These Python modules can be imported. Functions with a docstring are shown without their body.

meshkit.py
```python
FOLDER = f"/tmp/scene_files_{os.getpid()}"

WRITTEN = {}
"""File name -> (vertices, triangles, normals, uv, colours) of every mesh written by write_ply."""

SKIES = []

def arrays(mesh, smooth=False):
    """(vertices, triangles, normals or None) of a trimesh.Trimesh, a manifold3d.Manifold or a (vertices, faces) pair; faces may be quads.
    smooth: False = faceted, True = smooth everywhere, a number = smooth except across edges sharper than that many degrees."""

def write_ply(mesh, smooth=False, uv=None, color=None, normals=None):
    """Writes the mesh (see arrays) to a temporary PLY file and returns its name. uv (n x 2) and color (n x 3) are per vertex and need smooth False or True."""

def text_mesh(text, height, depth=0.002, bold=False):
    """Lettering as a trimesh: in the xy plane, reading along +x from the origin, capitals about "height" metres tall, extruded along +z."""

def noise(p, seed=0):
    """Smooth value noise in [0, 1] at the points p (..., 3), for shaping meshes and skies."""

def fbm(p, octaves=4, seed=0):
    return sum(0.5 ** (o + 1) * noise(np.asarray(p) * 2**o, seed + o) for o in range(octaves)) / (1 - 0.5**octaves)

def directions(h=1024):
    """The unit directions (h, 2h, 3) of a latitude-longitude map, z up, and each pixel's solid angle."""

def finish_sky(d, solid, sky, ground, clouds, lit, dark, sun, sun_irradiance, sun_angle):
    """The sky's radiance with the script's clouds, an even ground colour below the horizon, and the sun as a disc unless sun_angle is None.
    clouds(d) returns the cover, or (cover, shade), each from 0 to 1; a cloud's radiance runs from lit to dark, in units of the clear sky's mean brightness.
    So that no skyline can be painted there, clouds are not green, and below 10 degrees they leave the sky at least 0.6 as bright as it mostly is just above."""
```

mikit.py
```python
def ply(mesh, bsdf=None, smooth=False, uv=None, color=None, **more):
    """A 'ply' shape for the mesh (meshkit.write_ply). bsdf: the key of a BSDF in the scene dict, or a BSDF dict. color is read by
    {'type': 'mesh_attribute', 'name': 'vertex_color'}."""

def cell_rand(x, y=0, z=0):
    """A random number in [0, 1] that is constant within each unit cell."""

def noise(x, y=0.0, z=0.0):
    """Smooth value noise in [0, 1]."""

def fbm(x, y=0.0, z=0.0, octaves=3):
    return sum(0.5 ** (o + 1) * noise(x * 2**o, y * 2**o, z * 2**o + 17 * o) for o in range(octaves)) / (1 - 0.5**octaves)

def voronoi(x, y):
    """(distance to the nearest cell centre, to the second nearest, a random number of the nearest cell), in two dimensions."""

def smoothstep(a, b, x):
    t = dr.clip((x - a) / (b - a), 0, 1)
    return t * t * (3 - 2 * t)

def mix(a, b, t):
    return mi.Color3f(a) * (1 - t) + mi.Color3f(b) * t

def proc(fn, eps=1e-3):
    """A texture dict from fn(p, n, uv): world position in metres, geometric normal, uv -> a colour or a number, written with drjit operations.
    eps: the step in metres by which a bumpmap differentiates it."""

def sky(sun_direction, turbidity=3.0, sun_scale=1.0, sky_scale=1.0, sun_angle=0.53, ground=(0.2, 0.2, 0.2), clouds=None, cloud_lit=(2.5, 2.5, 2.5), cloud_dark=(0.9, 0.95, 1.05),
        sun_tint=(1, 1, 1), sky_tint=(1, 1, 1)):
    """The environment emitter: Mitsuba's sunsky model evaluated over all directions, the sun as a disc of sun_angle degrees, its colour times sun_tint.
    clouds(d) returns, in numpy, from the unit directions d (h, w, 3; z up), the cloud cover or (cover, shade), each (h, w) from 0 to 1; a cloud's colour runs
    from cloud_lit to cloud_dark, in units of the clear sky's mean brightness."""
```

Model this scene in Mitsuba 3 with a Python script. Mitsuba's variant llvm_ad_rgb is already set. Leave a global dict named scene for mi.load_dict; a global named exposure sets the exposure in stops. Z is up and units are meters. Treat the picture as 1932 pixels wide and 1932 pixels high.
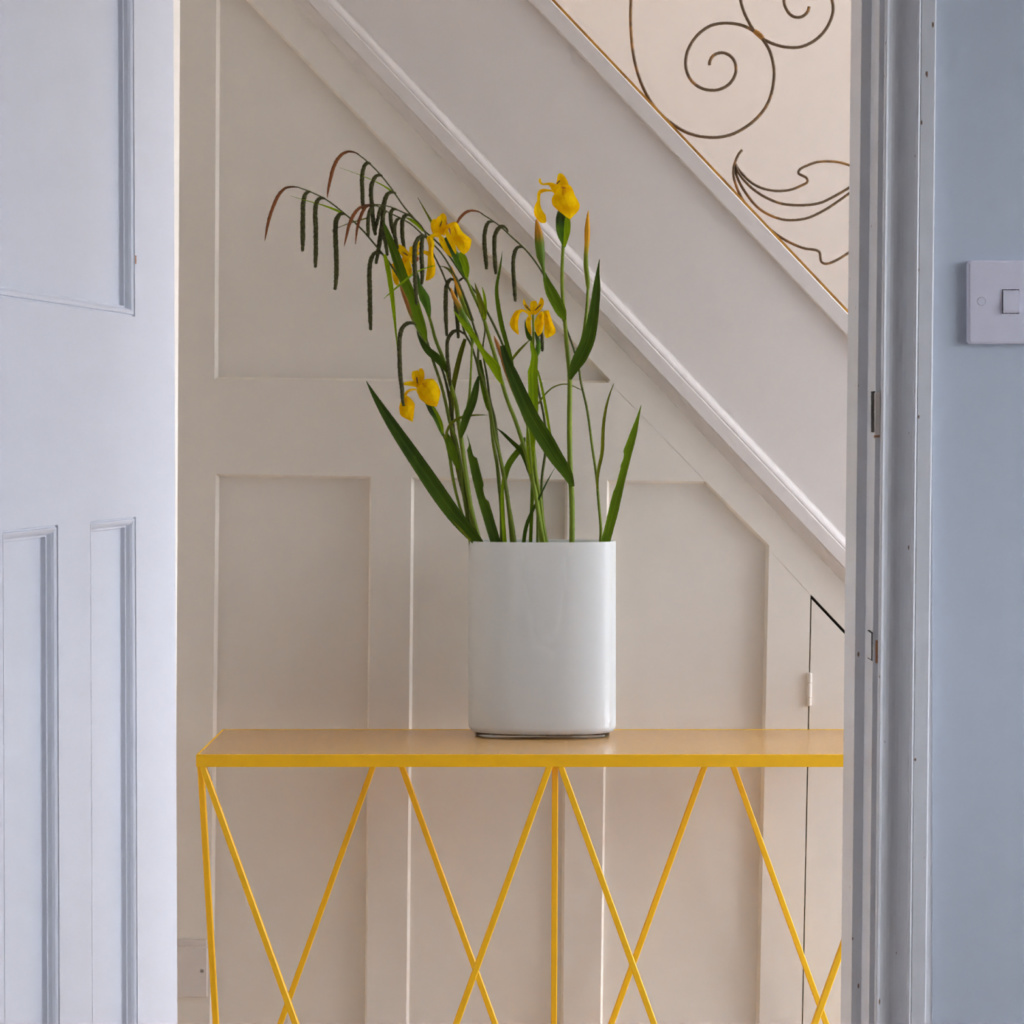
import math
import numpy as np
import mitsuba as mi
import drjit as dr
import mikit
from mikit import proc, noise, fbm, smoothstep, mix
from manifold3d import Manifold, CrossSection
from scipy.interpolate import make_interp_spline, PchipInterpolator

# ------------------------------------------------------------------ camera, sky, exposure
F = 4230.0                     # focal length in pixels of the 1932 frame
CX, CY = 999.0, 817.0          # where the lens axis meets the picture (shifted lens)
EYE = 1.25
exposure = 7.0
scene, labels = {}, {}
T = mi.ScalarTransform4f
scene['camera'] = {'type': 'perspective', 'fov': 2 * math.degrees(math.atan(966 / F)), 'fov_axis': 'x', 'near_clip': 0.02, 'far_clip': 60.0,
                   'principal_point_offset_x': (966 - CX) / 1932, 'principal_point_offset_y': (966 - CY) / 1932,
                   'to_world': T().look_at(origin=[0, 0, EYE], target=[0, 1, EYE], up=[0, 0, 1])}
scene['sky'] = mikit.sky((0.6, -0.5, 0.62), sun_scale=0.0, ground=(0.30, 0.29, 0.27),
                         clouds=lambda d: np.ones(d.shape[:2]), cloud_lit=(0.93, 0.99, 1.12), cloud_dark=(0.9, 0.95, 1.05))

WALL = 3.83                    # face of the panelled wall under the stairs
ROOM = 2.308                   # room face of the wall with the doorway
HALL = 2.432                   # hall face of the same wall
STAIR = 4.72                   # wall behind the stairs
TF, TB = 3.50, 3.80            # front and back of the console table


# ------------------------------------------------------------------ helpers
def pt(px, py, y):
    return np.array([(px - CX) * y / F, y, EYE - (py - CY) * y / F])


CROPS = {'P': (0, 0, 1), 'A': (480, 270, 4.83), 'B': (800, 300, 4.2933), 'C': (670, 640, 4.83), 'D': (850, 680, 4.83), 'E': (600, 370, 9.66), 'F': (730, 390, 9.66),
         'G': (740, 560, 9.66), 'H': (830, 500, 9.66), 'I': (950, 540, 9.66), 'J': (980, 310, 12.88), 'K': (740, 680, 16.1), 'L': (840, 760, 9.66), 'M': (1150, 0, 3.22)}


def px(*runs):
    """Measured picture positions: each run is a letter of CROPS and its points."""
    out = []
    for c, pts in runs:
        ox, oy, s = CROPS[c]
        out += [(ox + x / s, oy + y / s) for x, y in pts]
    return np.array(out)


def path(p, y0, y1=None, sag=0.0):
    """Points in space: the depth runs from y0 at the first point to y1 at the last; sag bows the middle towards the room."""
    p = np.asarray(p, float)
    y1 = y0 if y1 is None else y1
    d = np.r_[0, np.cumsum(np.linalg.norm(np.diff(p, axis=0), axis=1))]
    t = d / d[-1]
    return np.array([pt(a, b, y0 + (y1 - y0) * k - sag * 4 * k * (1 - k)) for (a, b), k in zip(p, t)])


def spline(P, W, step=0.004):
    P, W = np.asarray(P, float), np.asarray(W, float)
    d = np.r_[0, np.cumsum(np.linalg.norm(np.diff(P, axis=0), axis=1))]
    n = max(8, int(d[-1] / step))
    s = np.linspace(0, d[-1], n)
    W = np.interp(np.linspace(0, 1, len(P)), np.linspace(0, 1, len(W)), W) if len(W) != len(P) else W
    k = min(3, len(P) - 1)
    if k == 3:
        q = PchipInterpolator(d, P)(s) * 0.35 + make_interp_spline(d, P, k=3)(s) * 0.65
    else:
        q = make_interp_spline(d, P, k=k)(s)
    return q, np.maximum(PchipInterpolator(d, W)(s), 1e-5), s / d[-1]


def frames(q):
    t = np.gradient(q, axis=0)
    t /= np.linalg.norm(t, axis=1, keepdims=True) + 1e-12
    w = np.cross(t, [0, -1, 0])
    for i in range(len(w)):
        if np.linalg.norm(w[i]) < 0.15:
            w[i] = w[i - 1] if i else [1, 0, 0]
    w -= (w * t).sum(1, keepdims=True) * t
    w /= np.linalg.norm(w, axis=1, keepdims=True) + 1e-12
    return t, w, np.cross(w, t)


def grid_faces(n, m, wrap=False):
    i, j = np.meshgrid(np.arange(n - 1), np.arange(m if wrap else m - 1), indexing='ij')
    a, b = i * m + j, i * m + (j + 1) % m
    c, d = a + m, b + m
    return np.vstack([np.stack([a, b, d], -1).reshape(-1, 3), np.stack([a, d, c], -1).reshape(-1, 3)])


def tube(P, W, sides=8, step=0.004, rough=0.0, seed=0, flat=1.0):
    """A round stem through P, W metres thick; flat < 1 makes it thinner in depth. Returns (mesh, uv)."""
    q, w, s = spline(P, W, step)
    t, a, b = frames(q)
    ang = np.arange(sides) * 2 * np.pi / sides
    r = np.repeat(w[:, None] / 2, sides, 1)
    if rough:
        r = r * (1 + rough * np.random.default_rng(seed).uniform(-1, 1, r.shape))
    v = q[:, None] + r[..., None] * (np.cos(ang)[None, :, None] * a[:, None] + flat * np.sin(ang)[None, :, None] * b[:, None])
    f = grid_faces(len(q), sides, True)
    n0 = len(q) * sides
    v = np.vstack([v.reshape(-1, 3), q[:1] - t[:1] * w[0] * 0.2, q[-1:] + t[-1:] * w[-1] * 0.2])
    k = np.arange(sides)
    f = np.vstack([f, np.stack([k * 0 + n0, (k + 1) % sides, k], 1), np.stack([k * 0 + n0 + 1, n0 - sides + k, n0 - sides + (k + 1) % sides], 1)])
    uv = np.vstack([np.stack([np.repeat(np.abs(np.linspace(-1, 1, sides))[None], len(q), 0), np.repeat(s[:, None], sides, 1)], -1).reshape(-1, 2), [[0, 0], [0, 1]]])
    return (v, f), uv


def blade(P, W, turn=0.0, fold=0.0, cup=0.0, m=7, step=0.004, twist=0.0, ruffle=0.0, seed=0, edges=None):
    """A thin leaf or petal along P, W metres wide. Returns (mesh, uv): u from -1 to 1 across, v from 0 to 1 along."""
    q, w, s = spline(P, W, step)
    t, a, n = frames(q)
    ang = math.radians(turn) + math.radians(twist) * s
    a, n = a * np.cos(ang)[:, None] + n * np.sin(ang)[:, None], n * np.cos(ang)[:, None] - a * np.sin(ang)[:, None]
    x = np.linspace(-1, 1, m)
    h = w[:, None] / 2
    lift = h * (fold * np.abs(x)[None] + cup * x[None] ** 2)
    if ruffle:
        g = np.random.default_rng(seed)
        ph = g.uniform(0, 6.28, 3)
        lift = lift + ruffle * h * np.abs(x)[None] ** 1.5 * (np.sin(9 * s + ph[0])[:, None] * np.sign(x)[None] + 0.6 * np.sin(21 * s + ph[1])[:, None])
    off = h * x[None]
    v = q[:, None] + off[..., None] * a[:, None] + lift[..., None] * n[:, None]
    uv = np.stack([np.repeat(x[None], len(q), 0), np.repeat(s[:, None], m, 1)], -1).reshape(-1, 2)
    return (v.reshape(-1, 3), grid_faces(len(q), m)), uv


def between(L, R, y0, y1, fold=0.12, m=7, n=70):
    """A leaf between two measured edges (ragged ones too)."""
    def re(p):
        p = np.asarray(p, float)
        d = np.r_[0, np.cumsum(np.linalg.norm(np.diff(p, axis=0), axis=1))]
        return np.stack([np.interp(np.linspace(0, d[-1], n), d, p[:, k]) for k in (0, 1)], 1)
    L, R = re(L), re(R)
    x, s = np.linspace(0, 1, m), np.linspace(0, 1, n)
    v = np.zeros((n, m, 3))
    for i in range(n):
        for j in range(m):
            p = L[i] * (1 - x[j]) + R[i] * x[j]
            wd = np.linalg.norm(R[i] - L[i]) / 1140
            v[i, j] = pt(p[0], p[1], y0 + (y1 - y0) * s[i] - fold * wd * abs(2 * x[j] - 1))
    uv = np.stack([np.repeat((2 * x - 1)[None], n, 0), np.repeat(s[:, None], m, 1)], -1).reshape(-1, 2)
    return (v.reshape(-1, 3), grid_faces(n, m)), uv


def key_for(name):
    if name not in scene and name not in labels:
        return name
    k = 1
    while f'{name}_{k:03d}' in scene or f'{name}_{k:03d}' in labels:
        k += 1
    return f'{name}_{k:03d}'


def thing(name, label, cat=None, group=None, kind=None):
    key = key_for(name)
    labels[key] = {'label': label}
    if cat:
        labels[key]['category'] = cat
    if group:
        labels[key]['group'] = group
    if kind:
        labels[key]['kind'] = kind
    return key


def part(parent, name, mesh, mat, smooth=False, label=None, **more):
    key = key_for(f'{parent}__{name}')
    if isinstance(mesh, tuple) and len(mesh) == 2 and isinstance(mesh[0], tuple):
        more['uv'] = mesh[1]
        mesh = mesh[0]
    scene[key] = mikit.ply(mesh, mat, smooth=smooth, **more)
    if label:
        labels[key] = {'label': label}
    return key


def solo(name, mesh, mat, label, cat=None, kind=None, smooth=False):
    key = thing(name, label, cat, kind=kind)
    scene[key] = mikit.ply(mesh, mat, smooth=smooth)
    return key


def arr(m):
    m = m.to_mesh()
    return np.array(m.vert_properties[:, :3], float), np.array(m.tri_verts, int)


def box(x0, x1, y0, y1, z0, z1, c=0.0):
    if not c:
        return arr(Manifold.cube([x1 - x0, y1 - y0, z1 - z0]).translate([x0, y0, z0]))
    pts = []
    for ex in (0, 1, 2):
        d = [c, c, c]
        d[ex] = 0
        for x in (x0 + d[0], x1 - d[0]):
            for y in (y0 + d[1], y1 - d[1]):
                for z in (z0 + d[2], z1 - d[2]):
                    pts.append((x, y, z))
    return arr(Manifold.hull_points(np.array(pts)))


def join(*ms):
    v, f, o = [], [], 0
    for a, b in ms:
        v.append(a)
        f.append(np.asarray(b) + o)
        o += len(a)
    return np.vstack(v), np.vstack(f)


def plan(poly, z0, z1, lean=0.0):
    """A column of plan outline poly (x, y), leaning sideways."""
    v, f = arr(CrossSection([np.array(poly, float)], fillrule=__import__('manifold3d').FillRule.NonZero).extrude(z1 - z0))
    v[:, 2] += z0
    v[:, 0] += lean * (v[:, 2] - EYE)
    return v, f


def bar(p, q, w=0.010, c=0.0012, up=(0, -1, 0)):
    """A square bar from p to q with softened edges."""
    p, q = np.array(p, float), np.array(q, float)
    t = (q - p) / np.linalg.norm(q - p)
    a = np.cross(t, up)
    a /= np.linalg.norm(a)
    b = np.cross(a, t)
    h = w / 2
    ring = [(h - c, h), (-h + c, h), (-h, h - c), (-h, -h + c), (-h + c, -h), (h - c, -h), (h, -h + c), (h, h - c)]
    return arr(Manifold.hull_points(np.array([e + x * a + y * b for e in (p, q) for x, y in ring])))


# ------------------------------------------------------------------ materials
def paint(rgb, rough=0.5, vary=0.03, scale=3.0):
    r, g, b = rgb

    def fn(p, n, uv):
        k = 1 + vary * 2 * (fbm(p.x * scale, p.y * scale, p.z * scale) - 0.5)
        return mi.Color3f(r * k, g * k, b * k)
    return {'type': 'twosided', 'bsdf': {'type': 'principled', 'base_color': proc(fn), 'roughness': rough, 'specular': 0.4}}


def plain(rgb, rough=0.5, metallic=0.0, spec=0.5, **more):
    return {'type': 'twosided', 'bsdf': {'type': 'principled', 'base_color': {'type': 'rgb', 'value': list(rgb)}, 'roughness': rough, 'metallic': metallic, 'specular': spec, **more}}


def leafmat(a, b, trans=0.5, rough=0.42, vein=0.30):
    """Green blade: fine lengthwise veins, mottled between colours a (base) and b (tip)."""
    def fn(p, n, uv):
        k = fbm(p.x * 45, p.y * 45, p.z * 22)
        c = mix(a, b, dr.clip(0.75 * uv.y + 0.9 * (k - 0.5), 0, 1))
        return c * (1 - vein + 2 * vein * noise(uv.x * 13, uv.y * 3))
    return {'type': 'principledthin', 'base_color': proc(fn), 'roughness': rough, 'diff_trans': trans, 'eta': 1.35}


def budmat(lo, hi, at, trans=0.25):
    def fn(p, n, uv):
        k = fbm(p.x * 60, p.y * 60, p.z * 30)
        return mix(lo, hi, smoothstep(at - 0.16, at + 0.16, uv.y + 0.3 * (k - 0.5))) * (0.7 + 0.6 * noise(uv.x * 7, uv.y * 4))
    return {'type': 'twosided', 'bsdf': {'type': 'principled', 'base_color': proc(fn), 'roughness': 0.5, 'specular': 0.2}}


def petalmat(signal):
    def fn(p, n, uv):
        k = fbm(p.x * 90, p.y * 90, p.z * 60)
        c = mix((0.83, 0.46, 0.003), (0.95, 0.66, 0.006), smoothstep(0.25, 0.75, k))
        vein = smoothstep(0.62, 0.8, noise(uv.x * 11, uv.y * 2.5))
        c = mix(c, (0.74, 0.40, 0.004), 0.35 * vein)
        if signal:
            d = dr.sqrt(dr.square((uv.y - 0.20) / 0.15) + dr.square(uv.x / 0.34))
            fleck = smoothstep(0.50, 0.75, noise(uv.x * 17, uv.y * 7, 3.0))
            c = mix(c, (0.62, 0.24, 0.010), (0.35 + 0.55 * fleck) * (1 - smoothstep(0.35, 1.0, d)))
        return c
    return {'type': 'principledthin', 'base_color': proc(fn), 'roughness': 0.5, 'diff_trans': 0.75, 'eta': 1.3}


def spikefn(p, n, uv):
    k = noise(p.x * 900, p.y * 900, p.z * 900)
    return mix((0.028, 0.024, 0.012), (0.115, 0.125, 0.034), smoothstep(0.25, 0.95, k))


def malefn(p, n, uv):
    k = noise(p.x * 700, p.y * 700, p.z * 700)
    return mix(mix((0.07, 0.035, 0.018), (0.25, 0.085, 0.03), smoothstep(0.05, 0.35, uv.y)), (0.10, 0.04, 0.018), 0.5 * k)


def ironfn(p, n, uv):
    k = fbm(p.x * 40, p.y * 40, p.z * 40)
    return mix((0.125, 0.078, 0.040), (0.34, 0.17, 0.05), smoothstep(0.5, 0.75, k))


def brassfn(p, n, uv):
    k = fbm(p.x * 25, p.y * 25, p.z * 25)
    return mix((0.50, 0.24, 0.04), (0.33, 0.15, 0.03), smoothstep(0.4, 0.7, k))


def chipfn(base):
    """Old gloss paint with brush drag and rare small chips down to the wood."""
    def fn(p, n, uv):
        k = 1 + 0.05 * (fbm(p.x * 260, p.y * 260, p.z * 3) - 0.5)
        chip = smoothstep(0.87, 0.9, fbm(p.x * 170, p.y * 170, p.z * 60, 2))
        return mix(mi.Color3f(*base) * k, (0.20, 0.12, 0.07), chip)
    return fn


def topfn(p, n, uv):
    k = fbm(p.x * 260, p.y * 260, p.z * 260)
    return mix((0.47, 0.275, 0.100), (0.53, 0.315, 0.125), k)


def floorfn(p, n, uv):
    k = fbm(p.x * 3, p.y * 40, 0)
    return mix((0.54, 0.45, 0.36), (0.65, 0.55, 0.44), k)


scene['hall_paint'] = paint((0.715, 0.657, 0.580), 0.55, 0.02)
scene['string_paint'] = paint((0.675, 0.625, 0.585), 0.42, 0.02)
scene['stair_paint'] = paint((0.585, 0.52, 0.462), 0.6, 0.02)
scene['room_paint'] = paint((0.485, 0.527, 0.588), 0.6, 0.02)
scene['door_paint'] = paint((0.605, 0.617, 0.665), 0.32, 0.015)
scene['trim_paint'] = {'type': 'twosided', 'bsdf': {'type': 'principled', 'base_color': proc(chipfn((0.65, 0.65, 0.66))), 'roughness': 0.35}}
scene['ceiling_paint'] = plain((0.80, 0.79, 0.77), 0.8)
scene['floor_wood'] = {'type': 'twosided', 'bsdf': {'type': 'principled', 'base_color': proc(floorfn), 'roughness': 0.35}}
scene['yellow_metal'] = plain((0.90, 0.50, 0.003), 0.42)
scene['table_lino'] = {'type': 'twosided', 'bsdf': {'type': 'principled', 'base_color': proc(topfn), 'roughness': 0.22, 'specular': 0.5}}
scene['white_plastic'] = plain((0.66, 0.64, 0.72), 0.3)
scene['hall_plastic'] = plain((0.64, 0.58, 0.53), 0.35)
scene['screw_metal'] = plain((0.30, 0.27, 0.24), 0.4, 0.8)
scene['dark_gap'] = plain((0.02, 0.017, 0.015), 0.8)
scene['shadow_line'] = plain((0.26, 0.25, 0.28), 0.6)
scene['bare_wood'] = plain((0.36, 0.17, 0.08), 0.7)
scene['iron'] = {'type': 'twosided', 'bsdf': {'type': 'principled', 'base_color': proc(ironfn), 'roughness': 0.5, 'metallic': 0.3}}
scene['brass'] = {'type': 'twosided', 'bsdf': {'type': 'principled', 'base_color': proc(brassfn), 'roughness': 0.45, 'metallic': 0.35}}
scene['opal_glass'] = {'type': 'blendbsdf', 'weight': 0.055,
                       'inside': {'type': 'principledthin', 'base_color': {'type': 'rgb', 'value': [0.88, 0.89, 0.87]}, 'roughness': 0.3, 'diff_trans': 0.75, 'eta': 1.5},
                       'gloss': {'type': 'twosided', 'bsdf': {'type': 'roughconductor', 'material': 'none', 'alpha': 0.02}}}
scene['clear_glass'] = {'type': 'dielectric', 'int_ior': 1.5}
scene['leaf_dark'] = leafmat((0.058, 0.104, 0.009), (0.026, 0.044, 0.013), 0.25)
scene['leaf_mid'] = leafmat((0.120, 0.205, 0.010), (0.062, 0.105, 0.012), 0.45)
scene['leaf_bright'] = leafmat((0.260, 0.380, 0.008), (0.150, 0.250, 0.010), 0.6)
scene['leaf_olive'] = leafmat((0.165, 0.190, 0.014), (0.090, 0.098, 0.014), 0.4)
scene['stem_green'] = {'type': 'twosided', 'bsdf': {'type': 'principled', 'base_color': proc(lambda p, n, uv: mix((0.085, 0.145, 0.008), (0.22, 0.29, 0.015), fbm(p.x * 150, p.y * 150, p.z * 12))), 'roughness': 0.5, 'specular': 0.25}}
scene['stem_sedge'] = {'type': 'twosided', 'bsdf': {'type': 'principled', 'base_color': proc(lambda p, n, uv: mix(mix((0.040, 0.045, 0.014), (0.085, 0.095, 0.020), fbm(p.x * 90, p.y * 90, p.z * 12)), mix((0.060, 0.095, 0.010), (0.17, 0.225, 0.016), noise(p.x * 260, p.y * 260, p.z * 10)), smoothstep(0.30, 0.55, uv.y))), 'roughness': 0.55, 'specular': 0.2}}
scene['spathe_green'] = budmat((0.085, 0.20, 0.010), (0.042, 0.082, 0.016), 0.55)
scene['bud_tip'] = budmat((0.085, 0.150, 0.008), (0.52, 0.22, 0.015), 0.74)
scene['bud_long'] = budmat((0.15, 0.205, 0.010), (0.66, 0.31, 0.008), 0.55)
scene['bud_brown'] = budmat((0.14, 0.20, 0.025), (0.36, 0.14, 0.03), 0.50)
scene['petal'] = petalmat(False)
scene['fall'] = petalmat(True)
scene['dark_mark'] = plain((0.075, 0.014, 0.008), 0.6)
scene['rust_mark'] = plain((0.36, 0.085, 0.010), 0.6)
scene['spike'] = {'type': 'twosided', 'bsdf': {'type': 'principled', 'base_color': proc(spikefn), 'roughness': 0.8, 'specular': 0.15}}
scene['male_spike'] = {'type': 'twosided', 'bsdf': {'type': 'principled', 'base_color': proc(malefn), 'roughness': 0.8, 'specular': 0.15}}

# ------------------------------------------------------------------ the two rooms: shells
HX0, HX1 = -1.175, 2.85          # hall, left and right ends
RX0, RX1, RY0 = -1.7, 1.9, -1.9  # near room
H = 2.45
S = 'structure'
solo('floor', box(-1.9, 3.4, -2.1, 4.9, -0.06, 0.0), 'floor_wood', 'wooden floor below the frame', kind=S)


def holed(x0, x1, z0, z1, holes):
    """Rectangles that fill x0..x1, z0..z1 around the holes (each x0, x1, z0, z1)."""
    cs = CrossSection.square([x1 - x0, z1 - z0]).translate([x0, z0])
    for a, b, c, d in holes:
        cs = cs - CrossSection.square([b - a, d - c]).translate([a, c])
    return cs


def wall_xz(cs, y0, y1):
    v, f = arr(cs.extrude(y1 - y0))
    return np.stack([v[:, 0], y1 - v[:, 2], v[:, 1]], 1), f


def wall_yz(cs, x0, x1):
    v, f = arr(cs.extrude(x1 - x0))
    return np.stack([x0 + v[:, 2], v[:, 0], v[:, 1]], 1), f


DX0, DX1, DZ = -0.445, 0.415, 2.08   # the rough opening in the wall
solo('wall_front', wall_xz(holed(RX0 - 0.1, HX1 + 0.1, 0, H + 0.1, [(DX0, DX1, -0.1, DZ)]), ROOM, HALL), 'room_paint', 'pale blue painted wall right of the doorway', kind=S)
solo('wall_left', box(RX0 - 0.1, RX0, RY0, ROOM - 0.001, 0, H), 'room_paint', 'left wall of the near room', kind=S)
solo('wall_rear', box(RX0 - 0.1, RX1 + 0.1, RY0 - 0.1, RY0, 0, H), 'room_paint', 'rear wall of the near room', kind=S)
w = thing('wall_right', 'right wall of the near room with its window', kind=S)
part(w, 'masonry', wall_yz(holed(RY0, ROOM - 0.001, 0, H, [(1.0, 2.05, 0.95, 2.05)]), RX1, RX1 + 0.1), 'room_paint')
w = thing('window_1', 'window of the near room', kind=S)
for y0, y1, z0, z1 in [(1.0, 2.05, 0.95, 0.99), (1.0, 2.05, 2.01, 2.05), (1.0, 1.04, 0.99, 2.01), (2.01, 2.05, 0.99, 2.01)]:
    part(w, 'frame', box(RX1 + 0.02, RX1 + 0.07, y0, y1, z0, z1, 0.004), 'door_paint')
solo('ceiling', box(RX0 - 0.1, RX1 + 0.1, RY0, ROOM - 0.001, H, H + 0.1), 'ceiling_paint', 'ceiling of the near room', kind=S)
# hall
solo('ceiling_001', box(HX0, HX1, HALL, WALL - 0.02, H, H + 0.1), 'ceiling_paint', 'ceiling of the hall', kind=S)
solo('wall_left_001', box(HX0 - 0.1, HX0, HALL, STAIR + 0.1, 0, 4.3), 'hall_paint', 'left end of the hall', kind=S)
solo('wall_right_001', wall_yz(holed(HALL, STAIR + 0.1, 0, 4.3, [(2.50, 3.78, 0.12, 2.40), (3.95, 4.65, 2.5, 4.1)]), HX1, HX1 + 0.1), 'hall_paint', 'front end of the hall with its glazed door', kind=S)
w = thing('window_2', 'glazed front door and fanlight of the hall', kind=S)
for y0, y1, z0, z1 in [(2.5, 3.78, 0.12, 0.17), (2.5, 3.78, 2.36, 2.40), (2.5, 3.78, 1.98, 2.02), (2.5, 2.54, 0.17, 2.36), (3.74, 3.78, 0.17, 2.36), (3.36, 3.40, 0.17, 2.36)]:
    part(w, 'frame', box(HX1 + 0.02, HX1 + 0.07, y0, y1, z0, z1, 0.004), 'door_paint')
solo('wall_back', box(HX0, HX1, STAIR, STAIR + 0.1, 0, 4.3), 'stair_paint', 'pinkish wall behind the stairs and their scrolled ironwork', kind=S)
solo('wall_landing', box(HX0, HX1, WALL - 0.02, WALL + 0.08, H + 0.001, 4.3), 'hall_paint', 'wall above the hall ceiling beside the stairwell', kind=S)
solo('ceiling_002', arr((Manifold.cube([HX1 - HX0, STAIR - WALL, 0.1]) - Manifold.cube([1.9, 0.62, 0.3]).translate([1.0, 0.14, -0.1])).translate([HX0, WALL, 4.3])), 'ceiling_paint', 'ceiling of the stairwell with its rooflight', kind=S)

# ------------------------------------------------------------------ panelled wall under the stairs
SL = 1.056                      # slope of the stairs in the picture plane
SN, CS_ = math.sin(math.atan(SL)), math.cos(math.atan(SL))


def diag(x0, x):                # y of the sloping line that crosses the top of the picture at x0
    return (x - x0) * SL


def flat(p, y):
    return np.array([pt(a, b, y)[[0, 2]] for a, b in p])


def cross(p):
    p = np.asarray(p, float)
    area = (p[:, 0] * np.roll(p[:, 1], -1) - p[:, 1] * np.roll(p[:, 0], -1)).sum()
    return CrossSection([p if area > 0 else p[::-1]])


FLOORPX = CY + EYE * F / WALL
span = [(-298, FLOORPX), (2450, FLOORPX), (2450, diag(996, 2450)), (-298, diag(996, -298))]
PANELS = [[(413, diag(464.6, 413)), (409, 711), (1146, 718)],
          [(411.5, 899), (696, 903.5), (686, 2030), (399, 2030)],
          [(780.5, 905), (1066.5, 909.5), (1057, 2030), (770, 2030)],
          [(1150, 910.5), (1330, 913), (1446.5, 1031), (1426, 2030), (1136, 2030)]]
DEEP, BEV = 0.017, 0.0042
frame = cross(flat(span, WALL)).extrude(0.024)
for p in PANELS:
    q = flat(p, WALL)
    c = cross(q)
    a = c.offset(BEV, __import__('manifold3d').JoinType.Miter).to_polygons()[0]
    top = Manifold.hull_points(np.array([(x, z, 0.0241) for x, z in a] + [(x, z, 0.024 - DEEP) for x, z in q]))
    frame = frame - top - c.extrude(0.04).translate([0, 0, -0.005])
# cupboard door cut out of the framing, and the open joint of the sloping board
cup = [(1531, 1125), (1531 + 420, 1125 + 420 * SL), (1531 + 405, 2150), (1510, 2150)]
frame = frame - cross(flat(cup, WALL)).offset(0.0016, __import__('manifold3d').JoinType.Miter).extrude(0.05).translate([0, 0, -0.01])
seam = [(1150, 722), (1334, 911), (1448, 1034), (1530, 1123)]
for a, b in zip(seam[:-1], seam[1:]):
    (x0, z0), (x1, z1) = flat([a, b], WALL)
    d = np.array([x1 - x0, z1 - z0])
    n = np.array([-d[1], d[0]]) / np.linalg.norm(d) * 0.0003
    frame = frame - cross([(x0 - n[0], z0 - n[1]), (x1 - n[0], z1 - n[1]), (x1 + n[0], z1 + n[1]), (x0 + n[0], z0 + n[1])]).extrude(0.003).translate([0, 0, 0.0222])


def stand(m, y1):
    v, f = arr(m)
    return np.stack([v[:, 0], y1 - v[:, 2], v[:, 1]], 1), f


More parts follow.
